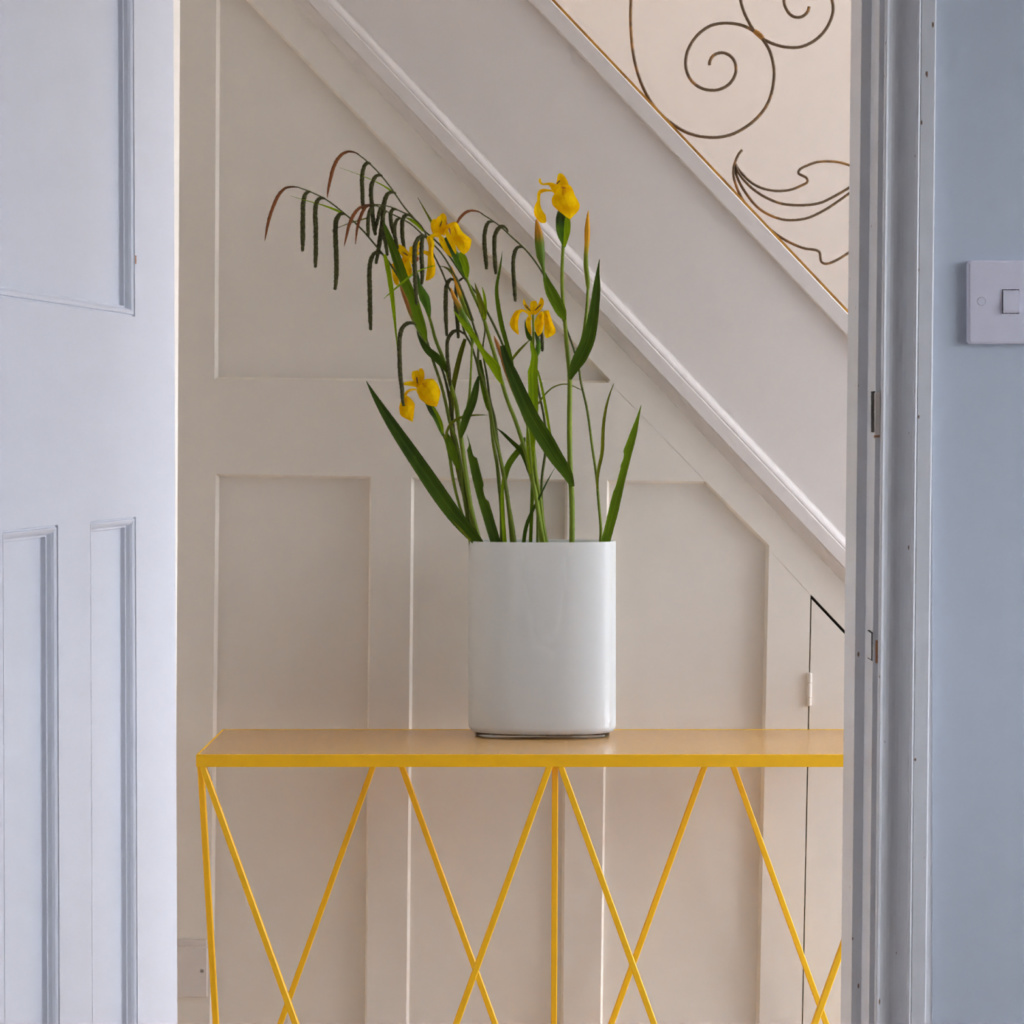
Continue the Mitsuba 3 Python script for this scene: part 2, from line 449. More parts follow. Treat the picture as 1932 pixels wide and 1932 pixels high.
spandrel = thing('wall_stair', 'white panelled boarding under the stairs behind the yellow console table', kind=S)
part(spandrel, 'framing', stand(frame, WALL + 0.024), 'hall_paint')
for p in PANELS:
    c = cross(flat(p, WALL)).offset(0.004, __import__('manifold3d').JoinType.Miter)
    part(spandrel, 'panel', stand(c.extrude(0.006), WALL + DEEP + 0.006), 'hall_paint')


def sloped(profile, x_end=2440):
    """A moulding that runs along the slope: profile = (distance above the panel edge in px, how far it stands out in m)."""
    rings = []
    for xa in (-250, x_end):
        # point on the panel-edge line, then the profile square to it
        x, y = xa, diag(464.6, xa)
        rings.append([pt(x + u * SN, y - u * CS_, WALL) - np.array([0, d, 0]) for u, d in profile])
    v = np.array(rings)
    n = len(profile)
    f = grid_faces(2, n, True)
    caps = [[0, k, k + 1] for k in range(1, n - 1)] + [[n, n + k + 1, n + k] for k in range(1, n - 1)]
    return v.reshape(-1, 3), np.vstack([f, caps])


mould = [(60.5, -0.002), (62.5, 0.0015)] + [(62.5 + 19.5 * (1 - math.cos(a)), 0.0015 + 0.0145 * math.sin(a)) for a in np.linspace(0.15, 1.5, 7)]
mould = [(61, -0.003), (62.5, 0.002), (65.5, 0.0035), (69, 0.006), (73, 0.0095), (77, 0.0130), (80.5, 0.0148), (82.0, 0.0150), (82.4, 0.0185), (103.5, 0.0185), (105.2, 0.0178), (106.2, 0.0160),
         (108.5, 0.0165), (112, 0.0155), (116, 0.0120), (119.5, 0.0070), (121.5, 0.0050), (124.4, 0.0042), (125, -0.003)]
part(spandrel, 'moulding', sloped(mould), 'string_paint', label='sloping moulded rail across the boarding')
part(spandrel, 'string_board', sloped([(124.8, -0.004), (124.8, 0.0022), (386, 0.0022), (386, -0.004)]), 'string_paint')
part(spandrel, 'capping', sloped([(385.5, 0.0), (385.5, 0.014), (387, 0.0158), (413.5, 0.0158), (415.6, 0.0140), (415.6, -0.055), (385.5, -0.055)]), 'string_paint')

# the flush cupboard door with its painted butt hinge
cd = thing('door_2', 'flush white understairs cupboard door with a sloping top at the right edge of the hall', kind=S)
leafp = [(1531, 1129.5), (1531 + 420, 1131 + 420 * SL), (1531 + 405, 2150), (1510, 2150)]
cv, cf = stand(cross(flat(leafp, WALL)).offset(-0.0004).extrude(0.018), WALL + 0.018)
part(cd, 'leaf', (cv, cf), 'hall_paint')
hx, hy = 1527, 1301
for y0, y1 in ((1270, 1287.5), (1288.5, 1315.5), (1316.5, 1331)):
    a, b = pt(hx - (y0 - hy) * 0.02, y0, WALL - 0.003), pt(hx - (y1 - hy) * 0.02, y1, WALL - 0.003)
    part(cd, 'hinge_knuckle', tube([a, (a + b) / 2, b], [0.0085] * 3, 12)[0], 'hall_paint', 40)
solo('cupboard_recess', box(pt(1500, 0, WALL)[0], pt(2000, 0, WALL)[0], WALL + 0.06, WALL + 0.07, 0, 1.1), 'dark_gap', 'dark inside of the cupboard seen through the gap over its door', kind=S)

# ------------------------------------------------------------------ ironwork on the capping
bal = thing('stair_balustrade', 'rusty wrought iron scroll balustrade standing on the sloping white capping', 'balustrade')
YI = WALL + 0.012
part(bal, 'bottom_rail', sloped([(415.7, 0.009), (421.0, 0.009), (421.0, -0.022), (415.7, -0.022)]), 'brass', label='brassy flat bottom rail')


def iron(pts, w=6.0, y=YI, name='scroll'):
    P = path(px(('M', pts)), y)
    return part(bal, name, tube(P, [w * y / F] * len(P), 8, 0.004, flat=1.6), 'iron', True)


iron([(128, -260), (130, -120), (130, 0), (128, 100), (131, 200), (142, 310), (163, 415), (197, 515), (243, 605), (305, 687), (385, 755), (470, 805), (560, 830), (640, 835), (730, 820), (820, 777), (900, 712), (960, 630), (990, 540), (1000, 440),
      (986, 350), (953, 272), (910, 218), (858, 178), (790, 150), (710, 140), (632, 150), (560, 190), (500, 258), (466, 340), (462, 390), (480, 462), (530, 520), (590, 545), (640, 548), (700, 530), (745, 490), (768, 430),
      (762, 380), (730, 337), (685, 320), (642, 330), (614, 360), (607, 394)])
iron([(740, -330), (775, -150), (793, -20), (803, 30), (822, 85), (855, 150), (890, 202), (940, 240), (1005, 270), (1080, 287), (1140, 288), (1212, 266), (1290, 208), (1340, 130), (1359, 55), (1345, -20), (1290, -105), (1200, -140),
      (1115, -110), (1066, -40), (1060, 10), (1078, 63), (1110, 97), (1147, 106), (1187, 90), (1208, 62), (1212, 42)])
P = path(px(('M', [(880, 188), (905, 208), (930, 232)])), YI)
part(bal, 'collar', tube(P, [0.0085, 0.0095, 0.0085], 8, 0.003, flat=1.6), 'brass', True)
for k, pts in enumerate([[(805, 912), (780, 945), (763, 985), (753, 1025), (753, 1062), (770, 1130), (810, 1215), (870, 1290), (950, 1370), (1030, 1435), (1120, 1485), (1200, 1512), (1262, 1522), (1276, 1532), (1281, 1562), (1288, 1592), (1302, 1601), (1380, 1580), (1460, 1530), (1550, 1450)],
                         [(764, 992), (785, 1030), (812, 1062), (870, 1115), (950, 1150), (1030, 1160), (1110, 1150), (1175, 1123), (1204, 1102), (1200, 1085), (1160, 1062), (1146, 1050), (1152, 1034), (1190, 1010), (1260, 985), (1340, 980), (1400, 987), (1460, 1005), (1540, 1045)],
                         [(766, 1000), (782, 1045), (820, 1098), (880, 1155), (960, 1205), (1060, 1240), (1160, 1247), (1270, 1235), (1370, 1190), (1460, 1138), (1550, 1075)],
                         [(760, 1005), (766, 1045), (790, 1110), (840, 1190), (900, 1260), (980, 1310), (1080, 1337), (1180, 1330), (1300, 1280), (1400, 1215), (1460, 1172), (1550, 1100)]]):
    iron(pts, 5.0, YI + 0.004 * (k % 2), 'leaf_strand')

# ------------------------------------------------------------------ doorway lining, architrave
LEAN = 0.0104
fr = thing('trim_1', 'grey-white painted door lining and moulded architrave at the right of the doorway', kind=S)


def X(p, y):
    return (p - CX) * y / F


ys, yl = 2.365, 2.310
xs, xr = X(1617.5, ys), X(1636, ys)
xl = X(1660.5, yl)
part(fr, 'stop', plan([(xs, ys), (xs + 0.06, ys), (xs + 0.06, HALL + 0.012), (xs, HALL + 0.012)], 0, 2.04, LEAN), 'trim_paint')
part(fr, 'lining', plan([(xr, yl), (xl + 0.02, yl), (xl + 0.02, ys + 0.002), (xr, ys + 0.002)], 0, 2.04, LEAN), 'trim_paint')
x0 = xl
prof = [(x0, 2.312), (x0, 2.2992), (x0 + 0.0012, 2.2975), (x0 + 0.0030, 2.2985)]
x1, x2 = X(1722, 2.295), X(1759, 2.288)
for k in np.linspace(0, 1, 9):
    prof.append((x0 + 0.004 + (x1 - x0 - 0.005) * k, 2.3000 + 0.0030 * math.sin(math.pi * k) - 0.0085 * k ** 2.2))
prof += [(x1, 2.2890), (x1 + 0.0012, 2.2872), (x1 + 0.0026, 2.2878), (x1 + 0.0032, 2.2892), (x1 + 0.0040, 2.2880), (x2 - 0.0015, 2.2880), (x2, 2.2895), (x2, 2.312)]
part(fr, 'architrave', plan(prof, 0, 2.10, LEAN), 'trim_paint')
part(fr, 'backing', plan([(x0 + 0.004, 2.3095), (DX1 + 0.03, 2.3095), (DX1 + 0.03, HALL - 0.002), (x0 + 0.004, HALL - 0.002)], 0, 2.06), 'trim_paint')
part(fr, 'hall_architrave', plan([(xs + 0.012, HALL + 0.0005), (xs + 0.075, HALL + 0.0005), (xs + 0.075, HALL + 0.016), (xs + 0.012, HALL + 0.016)], 0, 2.10, LEAN), 'trim_paint')
for (ya, yb), big in (((740, 821), 1), ((1193, 1247), 0)):
    z1, z0 = [EYE - (v - CY) * 2.312 / F for v in (ya, yb)]
    lx = LEAN * ((z0 + z1) / 2 - EYE)
    if big:
        k = part(fr, 'strike_plate', box(X(1649.5, 2.306) + 0.0006, X(1661.5, 2.306), 2.3070, 2.3098, z0, z1, 0.0008), 'hall_plastic', label='painted-over strike plate lip')
        part(k, 'slot', box(xr + lx - 0.0010, xr + lx + 0.0004, 2.3135, 2.3330, z0 + 0.003, z1 + 0.001), 'dark_gap')
        part(k, 'chip', box(X(1650, 2.306), X(1660, 2.306), 2.3082, 2.3098, z0 - 0.0025, z0 - 0.0001), 'bare_wood')
    else:
        k = part(fr, 'strike_plate', box(xr + lx - 0.0014, xr + lx + 0.0004, 2.3145, 2.3385, z0 + 0.001, z1 - 0.001, 0.0004), 'trim_paint', label='painted-over keyhole strike plate')
        part(k, 'gap', box(xr + lx - 0.0008, xr + lx + 0.0004, 2.3125, 2.3405, z0, z1), 'dark_gap')
        part(k, 'stain', box(X(1651.5, 2.31), X(1658.5, 2.31), 2.3094, 2.3105, z0 - 0.002, z1 - 0.008), 'bare_wood', label='brown bare wood')
fl = thing('trim_2', 'door lining behind the open door at the left', kind=S)
xL = X(335.6, HALL + 0.012)
part(fl, 'stop', plan([(xL - 0.05, ys), (xL, ys), (xL, HALL + 0.012), (xL - 0.05, HALL + 0.012)], 0, 2.04, 0.0050), 'hall_paint')
part(fl, 'lining', plan([(DX0 - 0.02, yl), (xL - 0.0105, yl), (xL - 0.0105, ys - 0.001), (DX0 - 0.02, ys - 0.001)], 0, 2.04), 'trim_paint')
fh = thing('trim_3', 'head of the doorway above the frame', kind=S)
part(fh, 'head', box(DX0 - 0.02, DX1 + 0.03, yl, HALL + 0.01, 2.045, DZ + 0.02), 'trim_paint')
part(fh, 'architrave', box(DX0 - 0.04, x2 + 0.01, 2.289, 2.307, 2.10, 2.16, 0.003), 'trim_paint')

# ------------------------------------------------------------------ the open panelled door
ANG = math.radians(9.9)
U, N = np.array([-math.sin(ANG), -math.cos(ANG), 0]), np.array([math.cos(ANG), -math.sin(ANG), 0])
O = np.array([X(330.3, 2.288), 2.288, 0])
LEAND = 0.0039


def hang(mesh):
    """From the door's own frame (along from the hinge, up, out of the face) to the room."""
    v, f = mesh
    w = O + v[:, :1] * U + v[:, 2:3] * N + np.stack([v[:, 1] * 0, v[:, 1] * 0, v[:, 1]], 1)
    w[:, 0] -= LEAND * (w[:, 2] - EYE)
    return w, np.asarray(f)[:, ::-1]


DW, DH = 0.745, 1.985
RECTS = [(0.117, 0.628, 1.3626, 1.885)] + [(a, a + 0.121, 0.235, 1.1690) for a in (0.117, 0.316, 0.515)]
cs = CrossSection.square([DW, DH - 0.008]).translate([0, 0.008])
for a, b, c, d in RECTS:
    cs = cs - CrossSection.square([b - a, d - c]).translate([a, c])
door = thing('door_1', 'white painted panelled door standing open at the left', kind=S)
part(door, 'frame', hang(arr(cs.extrude(0.034).translate([0, 0, -0.034]))), 'door_paint')
RINGS = [(0, 0.0), (0.0006, -0.0024), (0.0017, -0.0024), (0.0023, -0.0005), (0.0036, -0.0006), (0.0056, -0.0018), (0.0072, -0.0040), (0.0082, -0.0066), (0.0086, -0.0074), (0.0101, -0.0076), (0.0106, -0.0118), (0.0116, -0.0128)]
for a, b, c, d in RECTS:
    v = np.array([[(a + k, c + k, h), (b - k, c + k, h), (b - k, d - k, h), (a + k, d - k, h)] for k, h in RINGS]).reshape(-1, 3)
    part(door, 'moulding', hang((v, grid_faces(len(RINGS), 4, True))), 'door_paint')
    k = 0.0105
    part(door, 'panel', hang(arr(Manifold.cube([b - a - 2 * k, d - c - 2 * k, 0.008]).translate([a + k, c + k, -0.0205]))), 'door_paint')
zc = EYE - (490 - CY) * 2.175 / F
part(door, 'paint_chip', hang(box(0.1135, 0.1165, zc - 0.004, zc + 0.004, -0.001, 0.0003)), 'bare_wood', label='small bare chip in the paint')

# ------------------------------------------------------------------ light switch on the near wall
sw = thing('light_switch', 'white single rocker light switch on the pale blue wall at the right edge', 'light switch')
yw = ROOM


def rounded(px0, px1, py0, py1, y0, y1, r, lip=0.0):
    """A plate with rounded corners between two depths; lip insets its front edge."""
    x0_, x1_, z1_, z0_ = X(px0, yw), X(px1, yw), EYE - (py0 - CY) * yw / F, EYE - (py1 - CY) * yw / F
    pts = []
    for ins, y in ((0, y1), (0, y0 + lip), (lip * 0.35, y0 + lip * 0.3), (lip, y0)):
        for cx, sx in ((x0_ + r, -1), (x1_ - r, 1)):
            for cz, sz in ((z0_ + r, -1), (z1_ - r, 1)):
                for t in np.linspace(0, math.pi / 2, 6):
                    pts.append((cx + sx * (r - ins) * math.cos(t), y, cz + sz * (r - ins) * math.sin(t)))
    return arr(Manifold.hull_points(np.array(pts)))


part(sw, 'plate', rounded(1823.5, 1981, 492, 649.5, yw - 0.0085, yw, 0.0045, 0.0022), 'white_plastic', 30)
for cx in (1848.5, 1956):
    c = np.array([X(cx, yw), yw - 0.0086, EYE - (569.5 - CY) * yw / F])
    k = part(sw, 'screw_cap', arr(Manifold.cylinder(0.0016, 0.0041, 0.0039, 28).rotate([90, 0, 0]).translate([c[0], c[1] + 0.0010, c[2]])), 'white_plastic', 40)
    ring = Manifold.cylinder(0.0004, 0.00435, 0.00435, 28) - Manifold.cylinder(0.002, 0.0041, 0.0041, 28).translate([0, 0, -0.001])
    part(k, 'rim', arr(ring.rotate([90, 0, 0]).translate([c[0], c[1] + 0.0002, c[2]])), 'shadow_line')
x0_, x1_, zt, zb = X(1888.5, yw), X(1919, yw), EYE - (548 - CY) * yw / F, EYE - (592 - CY) * yw / F
part(sw, 'rocker_recess', box(x0_ - 0.0005, x1_ + 0.0003, yw - 0.0089, yw - 0.004, zb - 0.0004, zt + 0.0005), 'dark_gap')
rk = np.array([(x, y, z) for x in (x0_ + 0.0002, x1_ - 0.0002) for y, z in ((yw - 0.0055, zb), (yw - 0.0055, zt), (yw - 0.0098, zt - 0.0004), (yw - 0.0122, zb + 0.0030), (yw - 0.0100, zb + 0.0003))])
part(sw, 'rocker', arr(Manifold.hull_points(rk)), 'white_plastic')

# ------------------------------------------------------------------ socket plate low on the boarding
so = thing('socket_plate', 'white electrical socket plate with a screw low on the boarding beside the door', 'socket')


def onwall(px0, px1, py0, py1, d0, d1, c=0.002):
    a, b = pt(px0, py1, WALL), pt(px1, py0, WALL)
    return box(a[0], b[0], WALL - d1, WALL - d0, a[2], b[2], c)


part(so, 'back_box', onwall(226, 391, 1772, 1878, -0.0005, 0.006, 0.0012), 'hall_plastic')
part(so, 'plate', onwall(228, 394, 1783.5, 1879, 0.0055, 0.0135, 0.0024), 'hall_plastic')
c = pt(381, 1832, WALL - 0.0135)
part(so, 'screw', arr(Manifold.cylinder(0.0012, 0.0032, 0.0028, 18).rotate([90, 0, 0]).translate(list(c))), 'screw_metal')

# ------------------------------------------------------------------ console table
ct = thing('console_table', 'bright yellow metal console table with crossing diagonal legs and a tan top', 'table')
tx0, txm = X(369.7, TF), X(1047.5, TF)
tx1 = 2 * txm - tx0
tz = EYE - (1423.6 - CY) * TF / F
th = 0.0195
part(ct, 'apron', box(tx0, tx1, TF, TF + 0.0035, tz - th, tz, 0.0006), 'yellow_metal')
part(ct, 'apron', box(tx0, tx1, TB - 0.0035, TB, tz - th, tz, 0.0006), 'yellow_metal')
for x in (tx0, tx1 - 0.0035):
    part(ct, 'apron', box(x, x + 0.0035, TF + 0.003, TB - 0.003, tz - th, tz, 0.0006), 'yellow_metal')
part(ct, 'top', box(tx0 + 0.003, tx1 - 0.003, TF + 0.003, TB - 0.003, tz - 0.012, tz - 0.0007), 'table_lino', label='tan smooth tabletop')
bw = 0.0098
fy, by = TF + 0.006, TB - 0.006
mids = [(tx0 + txm) / 2, (txm + tx1) / 2]
i = 0.0075
zt_ = tz - th + 0.004
for top, mid in ((tx0 + 0.0085, mids[0] - i), (txm - i, mids[0] + i), (txm + i, mids[1] - i), (tx1 - 0.0085, mids[1] + i)):
    part(ct, 'leg', bar((top, fy, zt_), (mid, fy, 0.0), bw), 'yellow_metal')
for top, foot in ((mids[0] - i, tx0 + 0.0085), (mids[0] + i, txm - i), (mids[1] - i, txm + i), (mids[1] + i, tx1 - 0.0085)):
    part(ct, 'leg', bar((top, by, zt_), (foot, by, 0.0), bw), 'yellow_metal')
for x in (tx0 + 0.0055, txm, tx1 - 0.0055):
    part(ct, 'brace', bar((x, fy + 0.006, zt_), (x, by - 0.004, 0.0), bw, up=(1, 0, 0)), 'yellow_metal')

# ------------------------------------------------------------------ vase
vz0, vz1 = tz - 0.0007, 1.0712
vc = np.array([X(1023, 3.722), 3.722])
va, vb, vr = 0.1222, 0.056, math.radians(-1.5)


def oval(k, n=96, e=2.5, a=va, b=vb, inset=0.0):
    t = np.arange(n) * 2 * np.pi / n
    x = np.sign(np.cos(t)) * np.abs(np.cos(t)) ** (2 / e) * (a * k - inset)
    y = np.sign(np.sin(t)) * np.abs(np.sin(t)) ** (2 / e) * (b * k - inset)
    return np.stack([vc[0] + x * math.cos(vr) - y * math.sin(vr), vc[1] + x * math.sin(vr) + y * math.cos(vr)], 1)


def loft(rows, cap0=False, cap1=False, close=False):
    n = len(rows[0][0])
    v = np.vstack([np.c_[r, np.full(n, z)] for r, z in rows])
    f = grid_faces(len(rows), n, True)
    o = len(v)
    extra = []
    for on, base in ((cap0, 0), (cap1, (len(rows) - 1) * n)):
        if on:
            v = np.vstack([v, v[base:base + n].mean(0)])
            k = np.arange(n)
            extra.append(np.stack([base + k, base + (k + 1) % n, k * 0 + len(v) - 1], 1))
    return v, np.vstack([f] + extra)


vase = thing('vase', 'tall white opal glass oval vase on the yellow console table', 'vase')
rows = []
b0 = vz0 + 0.0075
for t in np.linspace(0, 1, 8):
    a_ = t * math.pi / 2
    rows.append((oval(1, inset=0.012 * (1 - math.sin(a_))), b0 + 0.012 * (1 - math.cos(a_))))
for z in np.linspace(b0 + 0.02, vz1 - 0.001, 10):
    rows.append((oval(1), z))
rows += [(oval(1, inset=0.0006), vz1), (oval(1, inset=0.0028), vz1), (oval(1, inset=0.0034), vz1 - 0.001)]
for z in np.linspace(vz1 - 0.01, b0 + 0.016, 8):
    rows.append((oval(1, inset=0.0036), z))
for t in np.linspace(0.1, 1, 6):
    a_ = t * math.pi / 2
    rows.append((oval(1, inset=0.0036 + 0.012 * (1 - math.cos(a_))), b0 + 0.016 - 0.010 * math.sin(a_)))
part(vase, 'body', loft(rows, True, True), 'opal_glass', 40)
rows = [(oval(1, inset=0.0120), vz0 + 0.0006), (oval(1, inset=0.0105), vz0 + 0.0022), (oval(1, inset=0.0105), vz0 + 0.0060), (oval(1, inset=0.0118), vz0 + 0.0072)]
part(vase, 'base', loft(rows, True, True), 'clear_glass', 30, label='clear glass foot')

# ------------------------------------------------------------------ the flowers
U1 = 1 / 1140.0                 # metres per picture pixel at the vase


def W(c, *w):
    return [x / CROPS[c][2] * U1 for x in w]


def into(x, dx=0.0):
    """Points that carry a stem on into the vase."""
    return ('P', [(x, 1022), (x + dx * 0.5, 1150), (x + dx, 1270)])


def stem(parent, runs, w, y0, y1, mat='stem_green', name='stem', sides=8):
    p = px(*runs)
    return part(parent, name, tube(path(p, y0, y1), np.interp(np.linspace(0, 1, len(p)), np.linspace(0, 1, len(w)), np.array(w) * U1), sides, 0.006), mat, True)


def leaf(parent, runs, w, y0, y1, mat, name='leaf', fold=0.25, turn=0, cup=0.0, twist=0, sag=0.0):
    p = px(*runs)
    return part(parent, name, blade(path(p, y0, y1, sag), np.interp(np.linspace(0, 1, len(p)), np.linspace(0, 1, len(w)), np.array(w) * U1 * 1.03), turn, fold, cup, twist=twist), mat, True)


def petal(parent, crop, pts, w, ys, name='petal', cup=-0.35, turn=0, ruffle=0.06, seed=0, mat=None):
    p = px((crop, pts))
    ys = np.interp(np.linspace(0, 1, len(p)), np.linspace(0, 1, len(ys)), ys)
    P = np.array([pt(a, b, y) for (a, b), y in zip(p, ys)])
    return part(parent, name, blade(P, W(crop, *w), turn, 0, cup, 11, 0.0022, ruffle=ruffle, seed=seed), mat or ('fall' if name == 'fall' else 'petal'), True)


def fall(parent, crop, left, right, ys, bulge=0.010, name='fall', n=46, m=13):
    """A broad hanging petal between its two edges; bulge bows its middle towards the room, ys is its depth from top to tip."""
    def re(p):
        p = px((crop, p))
        d = np.r_[0, np.cumsum(np.linalg.norm(np.diff(p, axis=0), axis=1))]
        q = np.stack([PchipInterpolator(d, p[:, k])(np.linspace(0, d[-1], n)) for k in (0, 1)], 1)
        return q
    L, Rr = re(left), re(right)
    x, s = np.linspace(0, 1, m), np.linspace(0, 1, n)
    yy = np.interp(s, np.linspace(0, 1, len(ys)), ys)
    g = np.random.default_rng(len(scene))
    ph = g.uniform(0, 6.28, 3)
    v = np.zeros((n, m, 3))
    for i in range(n):
        for j in range(m):
            p = L[i] * (1 - x[j]) + Rr[i] * x[j]
            e = abs(2 * x[j] - 1)
            ripple = 0.0011 * e ** 2 * math.sin(15 * s[i] + ph[0] + 3 * x[j]) + 0.0007 * e * math.sin(31 * s[i] + ph[1]) - 0.0012 * math.exp(-((2 * x[j] - 1) / 0.16) ** 2) * (1 - s[i])
            v[i, j] = pt(p[0], p[1], yy[i] - bulge * math.sin(math.pi * min(1, 0.15 + 0.85 * s[i])) * (1 - e ** 2) + ripple)
    uv = np.stack([np.repeat((2 * x - 1)[None], n, 0), np.repeat(s[:, None], m, 1)], -1).reshape(-1, 2)
    return part(parent, name, ((v.reshape(-1, 3), grid_faces(n, m)), uv), 'fall', True)


def mark(parent, crop, pts, w, y, mat='dark_mark'):
    p = px((crop, pts))
    P = np.array([pt(a, b, y) for a, b in p])
    return part(parent, 'mark', tube(P, W(crop, *w), 6, 0.002, flat=0.35), mat, True)


def bud(parent, runs, w, y, mat, name='bud', flat=0.7, y1=None):
    """Runs from the stalk up to the tip."""
    p = px(*runs)
    return part(parent, name, tube(path(p, y, y1 if y1 is not None else y), np.array(w) * U1, 10, 0.003, flat=flat), mat, True)


# --- tallest iris
t = thing('yellow_iris', 'tallest yellow iris, its bloom above the white moulding, with two upright buds', 'iris', 'yellow irises in the vase')
y = 3.690
stem(t, [('B', [(1128, 690), (1122, 800), (1118, 950), (1125, 1150), (1142, 1330), (1160, 1550), (1180, 1760)]), ('D', [(1086, 300), (1084, 520), (1086, 800), (1094, 1060), (1105, 1250), (1108, 1450)]), into(1079, -30)], [6, 6.5, 7, 8.5, 9, 9.5, 10, 10, 9], y, 3.712)
bud(t, [('J', [(1082, 2010), (1080, 1900), (1068, 1740), (1058, 1560), (1055, 1380), (1058, 1200), (1050, 1050)])], [7, 11, 21, 26, 27, 23, 12], y, 'spathe_green', 'spathe')
leaf(t, [('J', [(1090, 1990), (1130, 1800), (1160, 1600), (1165, 1400), (1140, 1250)])], [4, 9, 12, 11, 3], y - 0.009, y - 0.010, 'leaf_bright', 'spathe_leaf', 0.3)
fall(t, 'J', [(965, 515), (905, 635), (830, 745), (783, 850), (795, 965), (865, 1055), (925, 1112), (1060, 1222), (1150, 1290), (1228, 1338)], [(1165, 475), (1255, 540), (1310, 640), (1352, 760), (1428, 895), (1465, 1000), (1450, 1090), (1392, 1180), (1305, 1262), (1240, 1338)], [3.680, 3.668, 3.664, 3.666, 3.672])
petal(t, 'J', [(870, 700), (770, 640), (650, 628), (520, 650), (462, 740), (462, 880), (432, 1030), (445, 1180), (530, 1320), (640, 1405)], [25, 45, 65, 95, 85, 80, 170, 250, 260, 60], [3.69, 3.69, 3.69, 3.688, 3.686, 3.684, 3.682, 3.682, 3.684, 3.686], 'fall', 0.4, 25, 0.04, 2)
petal(t, 'J', [(900, 700), (980, 900), (1010, 1080)], [60, 200, 40], [3.70, 3.712, 3.715], 'fall', 0.3, 0, 0.05, 3)
petal(t, 'J', [(1010, 640), (1040, 500), (1025, 380), (1000, 290), (990, 222)], [200, 300, 225, 150, 50], [3.683, 3.680, 3.681, 3.684, 3.688], 'standard', 0.4, 0, 0.05, 4)
petal(t, 'J', [(900, 720), (870, 600), (800, 520), (710, 475), (560, 485), (505, 430), (500, 345)], [90, 170, 140, 70, 40, 62, 40], [3.688, 3.684, 3.684, 3.684, 3.682, 3.680, 3.680], 'style_arm', 0.3, 0, 0.03, 5)
mark(t, 'J', [(985, 395), (945, 435), (908, 482)], [18, 26, 22], 3.6765)
mark(t, 'J', [(1020, 550), (1070, 575), (1125, 560)], [14, 26, 10], 3.6655, 'rust_mark')
leaf(t, [('B', [(1142, 1310), (1105, 1225), (1045, 1110), (1000, 1010), (976, 925)])], [4, 20, 21, 14, 5], y - 0.008, y - 0.012, 'leaf_mid', 'bract', 0.35)
bud(t, [('B', [(980, 960), (962, 870), (945, 780), (935, 680), (925, 580), (915, 520), (909, 488)])], [4, 7, 16, 17.5, 13, 7, 2], y - 0.012, 'bud_tip', y1=y - 0.014)
stem(t, [('I', [(1195, 1640), (1330, 1250), (1440, 950), (1490, 650), (1520, 350), (1535, 60)]), ('B', [(1326, 1060)])], [7, 6, 6, 5.5, 5, 4.5], y - 0.002, y - 0.006, name='side_stem')
bud(t, [('B', [(1328, 1070), (1325, 990), (1312, 860), (1312, 780), (1320, 680), (1322, 590), (1325, 500), (1330, 420)])], [4, 8.5, 9, 8, 9.5, 10.5, 7, 1], y - 0.006, 'bud_long')
leaf(t, [('I', [(1215, 1700), (1290, 1490), (1415, 1260), (1525, 1010), (1608, 700), (1662, 350), (1700, 0)]), ('B', [(1405, 950), (1422, 812)])], [5, 18, 25, 25, 21, 17, 13, 8, 1], y - 0.008, y - 0.03, 'leaf_dark', fold=0.3)
leaf(t, [('D', [(1112, 1150), (1060, 1030), (960, 880), (862, 720), (762, 560), (660, 350), (565, 130)]), ('P', [(958, 685), (948, 652)])], [7, 19, 26, 29, 27, 24, 20, 15, 9], y - 0.012, y - 0.04, 'leaf_dark', fold=0.3)

# --- iris with the bloom left of the moulding
t = thing('yellow_iris', 'yellow iris whose large bloom leans just left of the sloping panel edge', 'iris', 'yellow irises in the vase')
y = 3.700
stem(t, [('F', [(1440, 1260), (1530, 1500), (1640, 1740), (1725, 1932)]), ('G', [(1690, 470), (1745, 660), (1805, 860), (1880, 1110)]), ('L', [(1150, 0), (1270, 300), (1390, 660), (1480, 950), (1570, 1330), (1640, 1600), (1680, 1850)]), into(1022, -35)], [5, 6, 6.5, 7, 7.5, 9, 9.5, 9], y, 3.705)
bud(t, [('F', [(1450, 1300), (1420, 1170), (1340, 1030), (1260, 900), (1160, 740), (1070, 570)])], [6, 16, 20, 15, 9, 6], y, 'spathe_green', 'spathe')
leaf(t, [('F', [(1455, 1290), (1440, 1120), (1390, 950), (1340, 830)])], [4, 13, 14, 5], y - 0.008, y - 0.008, 'leaf_bright', 'spathe_leaf', 0.3)
petal(t, 'F', [(1040, 440), (1110, 375), (1200, 330), (1270, 300)], [40, 75, 90, 60], [3.690, 3.684, 3.677, 3.673], 'haft', 0.3, 0, 0.03, 11)
fall(t, 'F', [(1152, 335), (1160, 420), (1165, 520), (1185, 580), (1240, 680), (1300, 770), (1350, 832), (1398, 866)], [(1265, 278), (1310, 340), (1350, 420), (1420, 500), (1500, 560), (1541, 612), (1530, 700), (1490, 800), (1408, 866)], [3.676, 3.668, 3.664, 3.666, 3.672])
petal(t, 'F', [(980, 490), (900, 505), (820, 545), (775, 600)], [50, 60, 80, 110], [3.69, 3.682, 3.676, 3.673], 'haft', 0.3, 0, 0.03, 12)
fall(t, 'F', [(735, 530), (722, 585), (745, 655), (760, 740), (755, 830), (745, 930), (740, 1050), (724, 1190), (704, 1340)], [(825, 560), (862, 640), (870, 700), (845, 790), (850, 900), (870, 1000), (886, 1110), (868, 1250), (800, 1318), (714, 1350)], [3.672, 3.668, 3.668, 3.670, 3.676], 0.006)
petal(t, 'F', [(950, 520), (1030, 650), (1115, 790), (1195, 915)], [50, 130, 135, 30], [3.705, 3.712, 3.714, 3.714], 'fall', 0.3, 0, 0.05, 13)
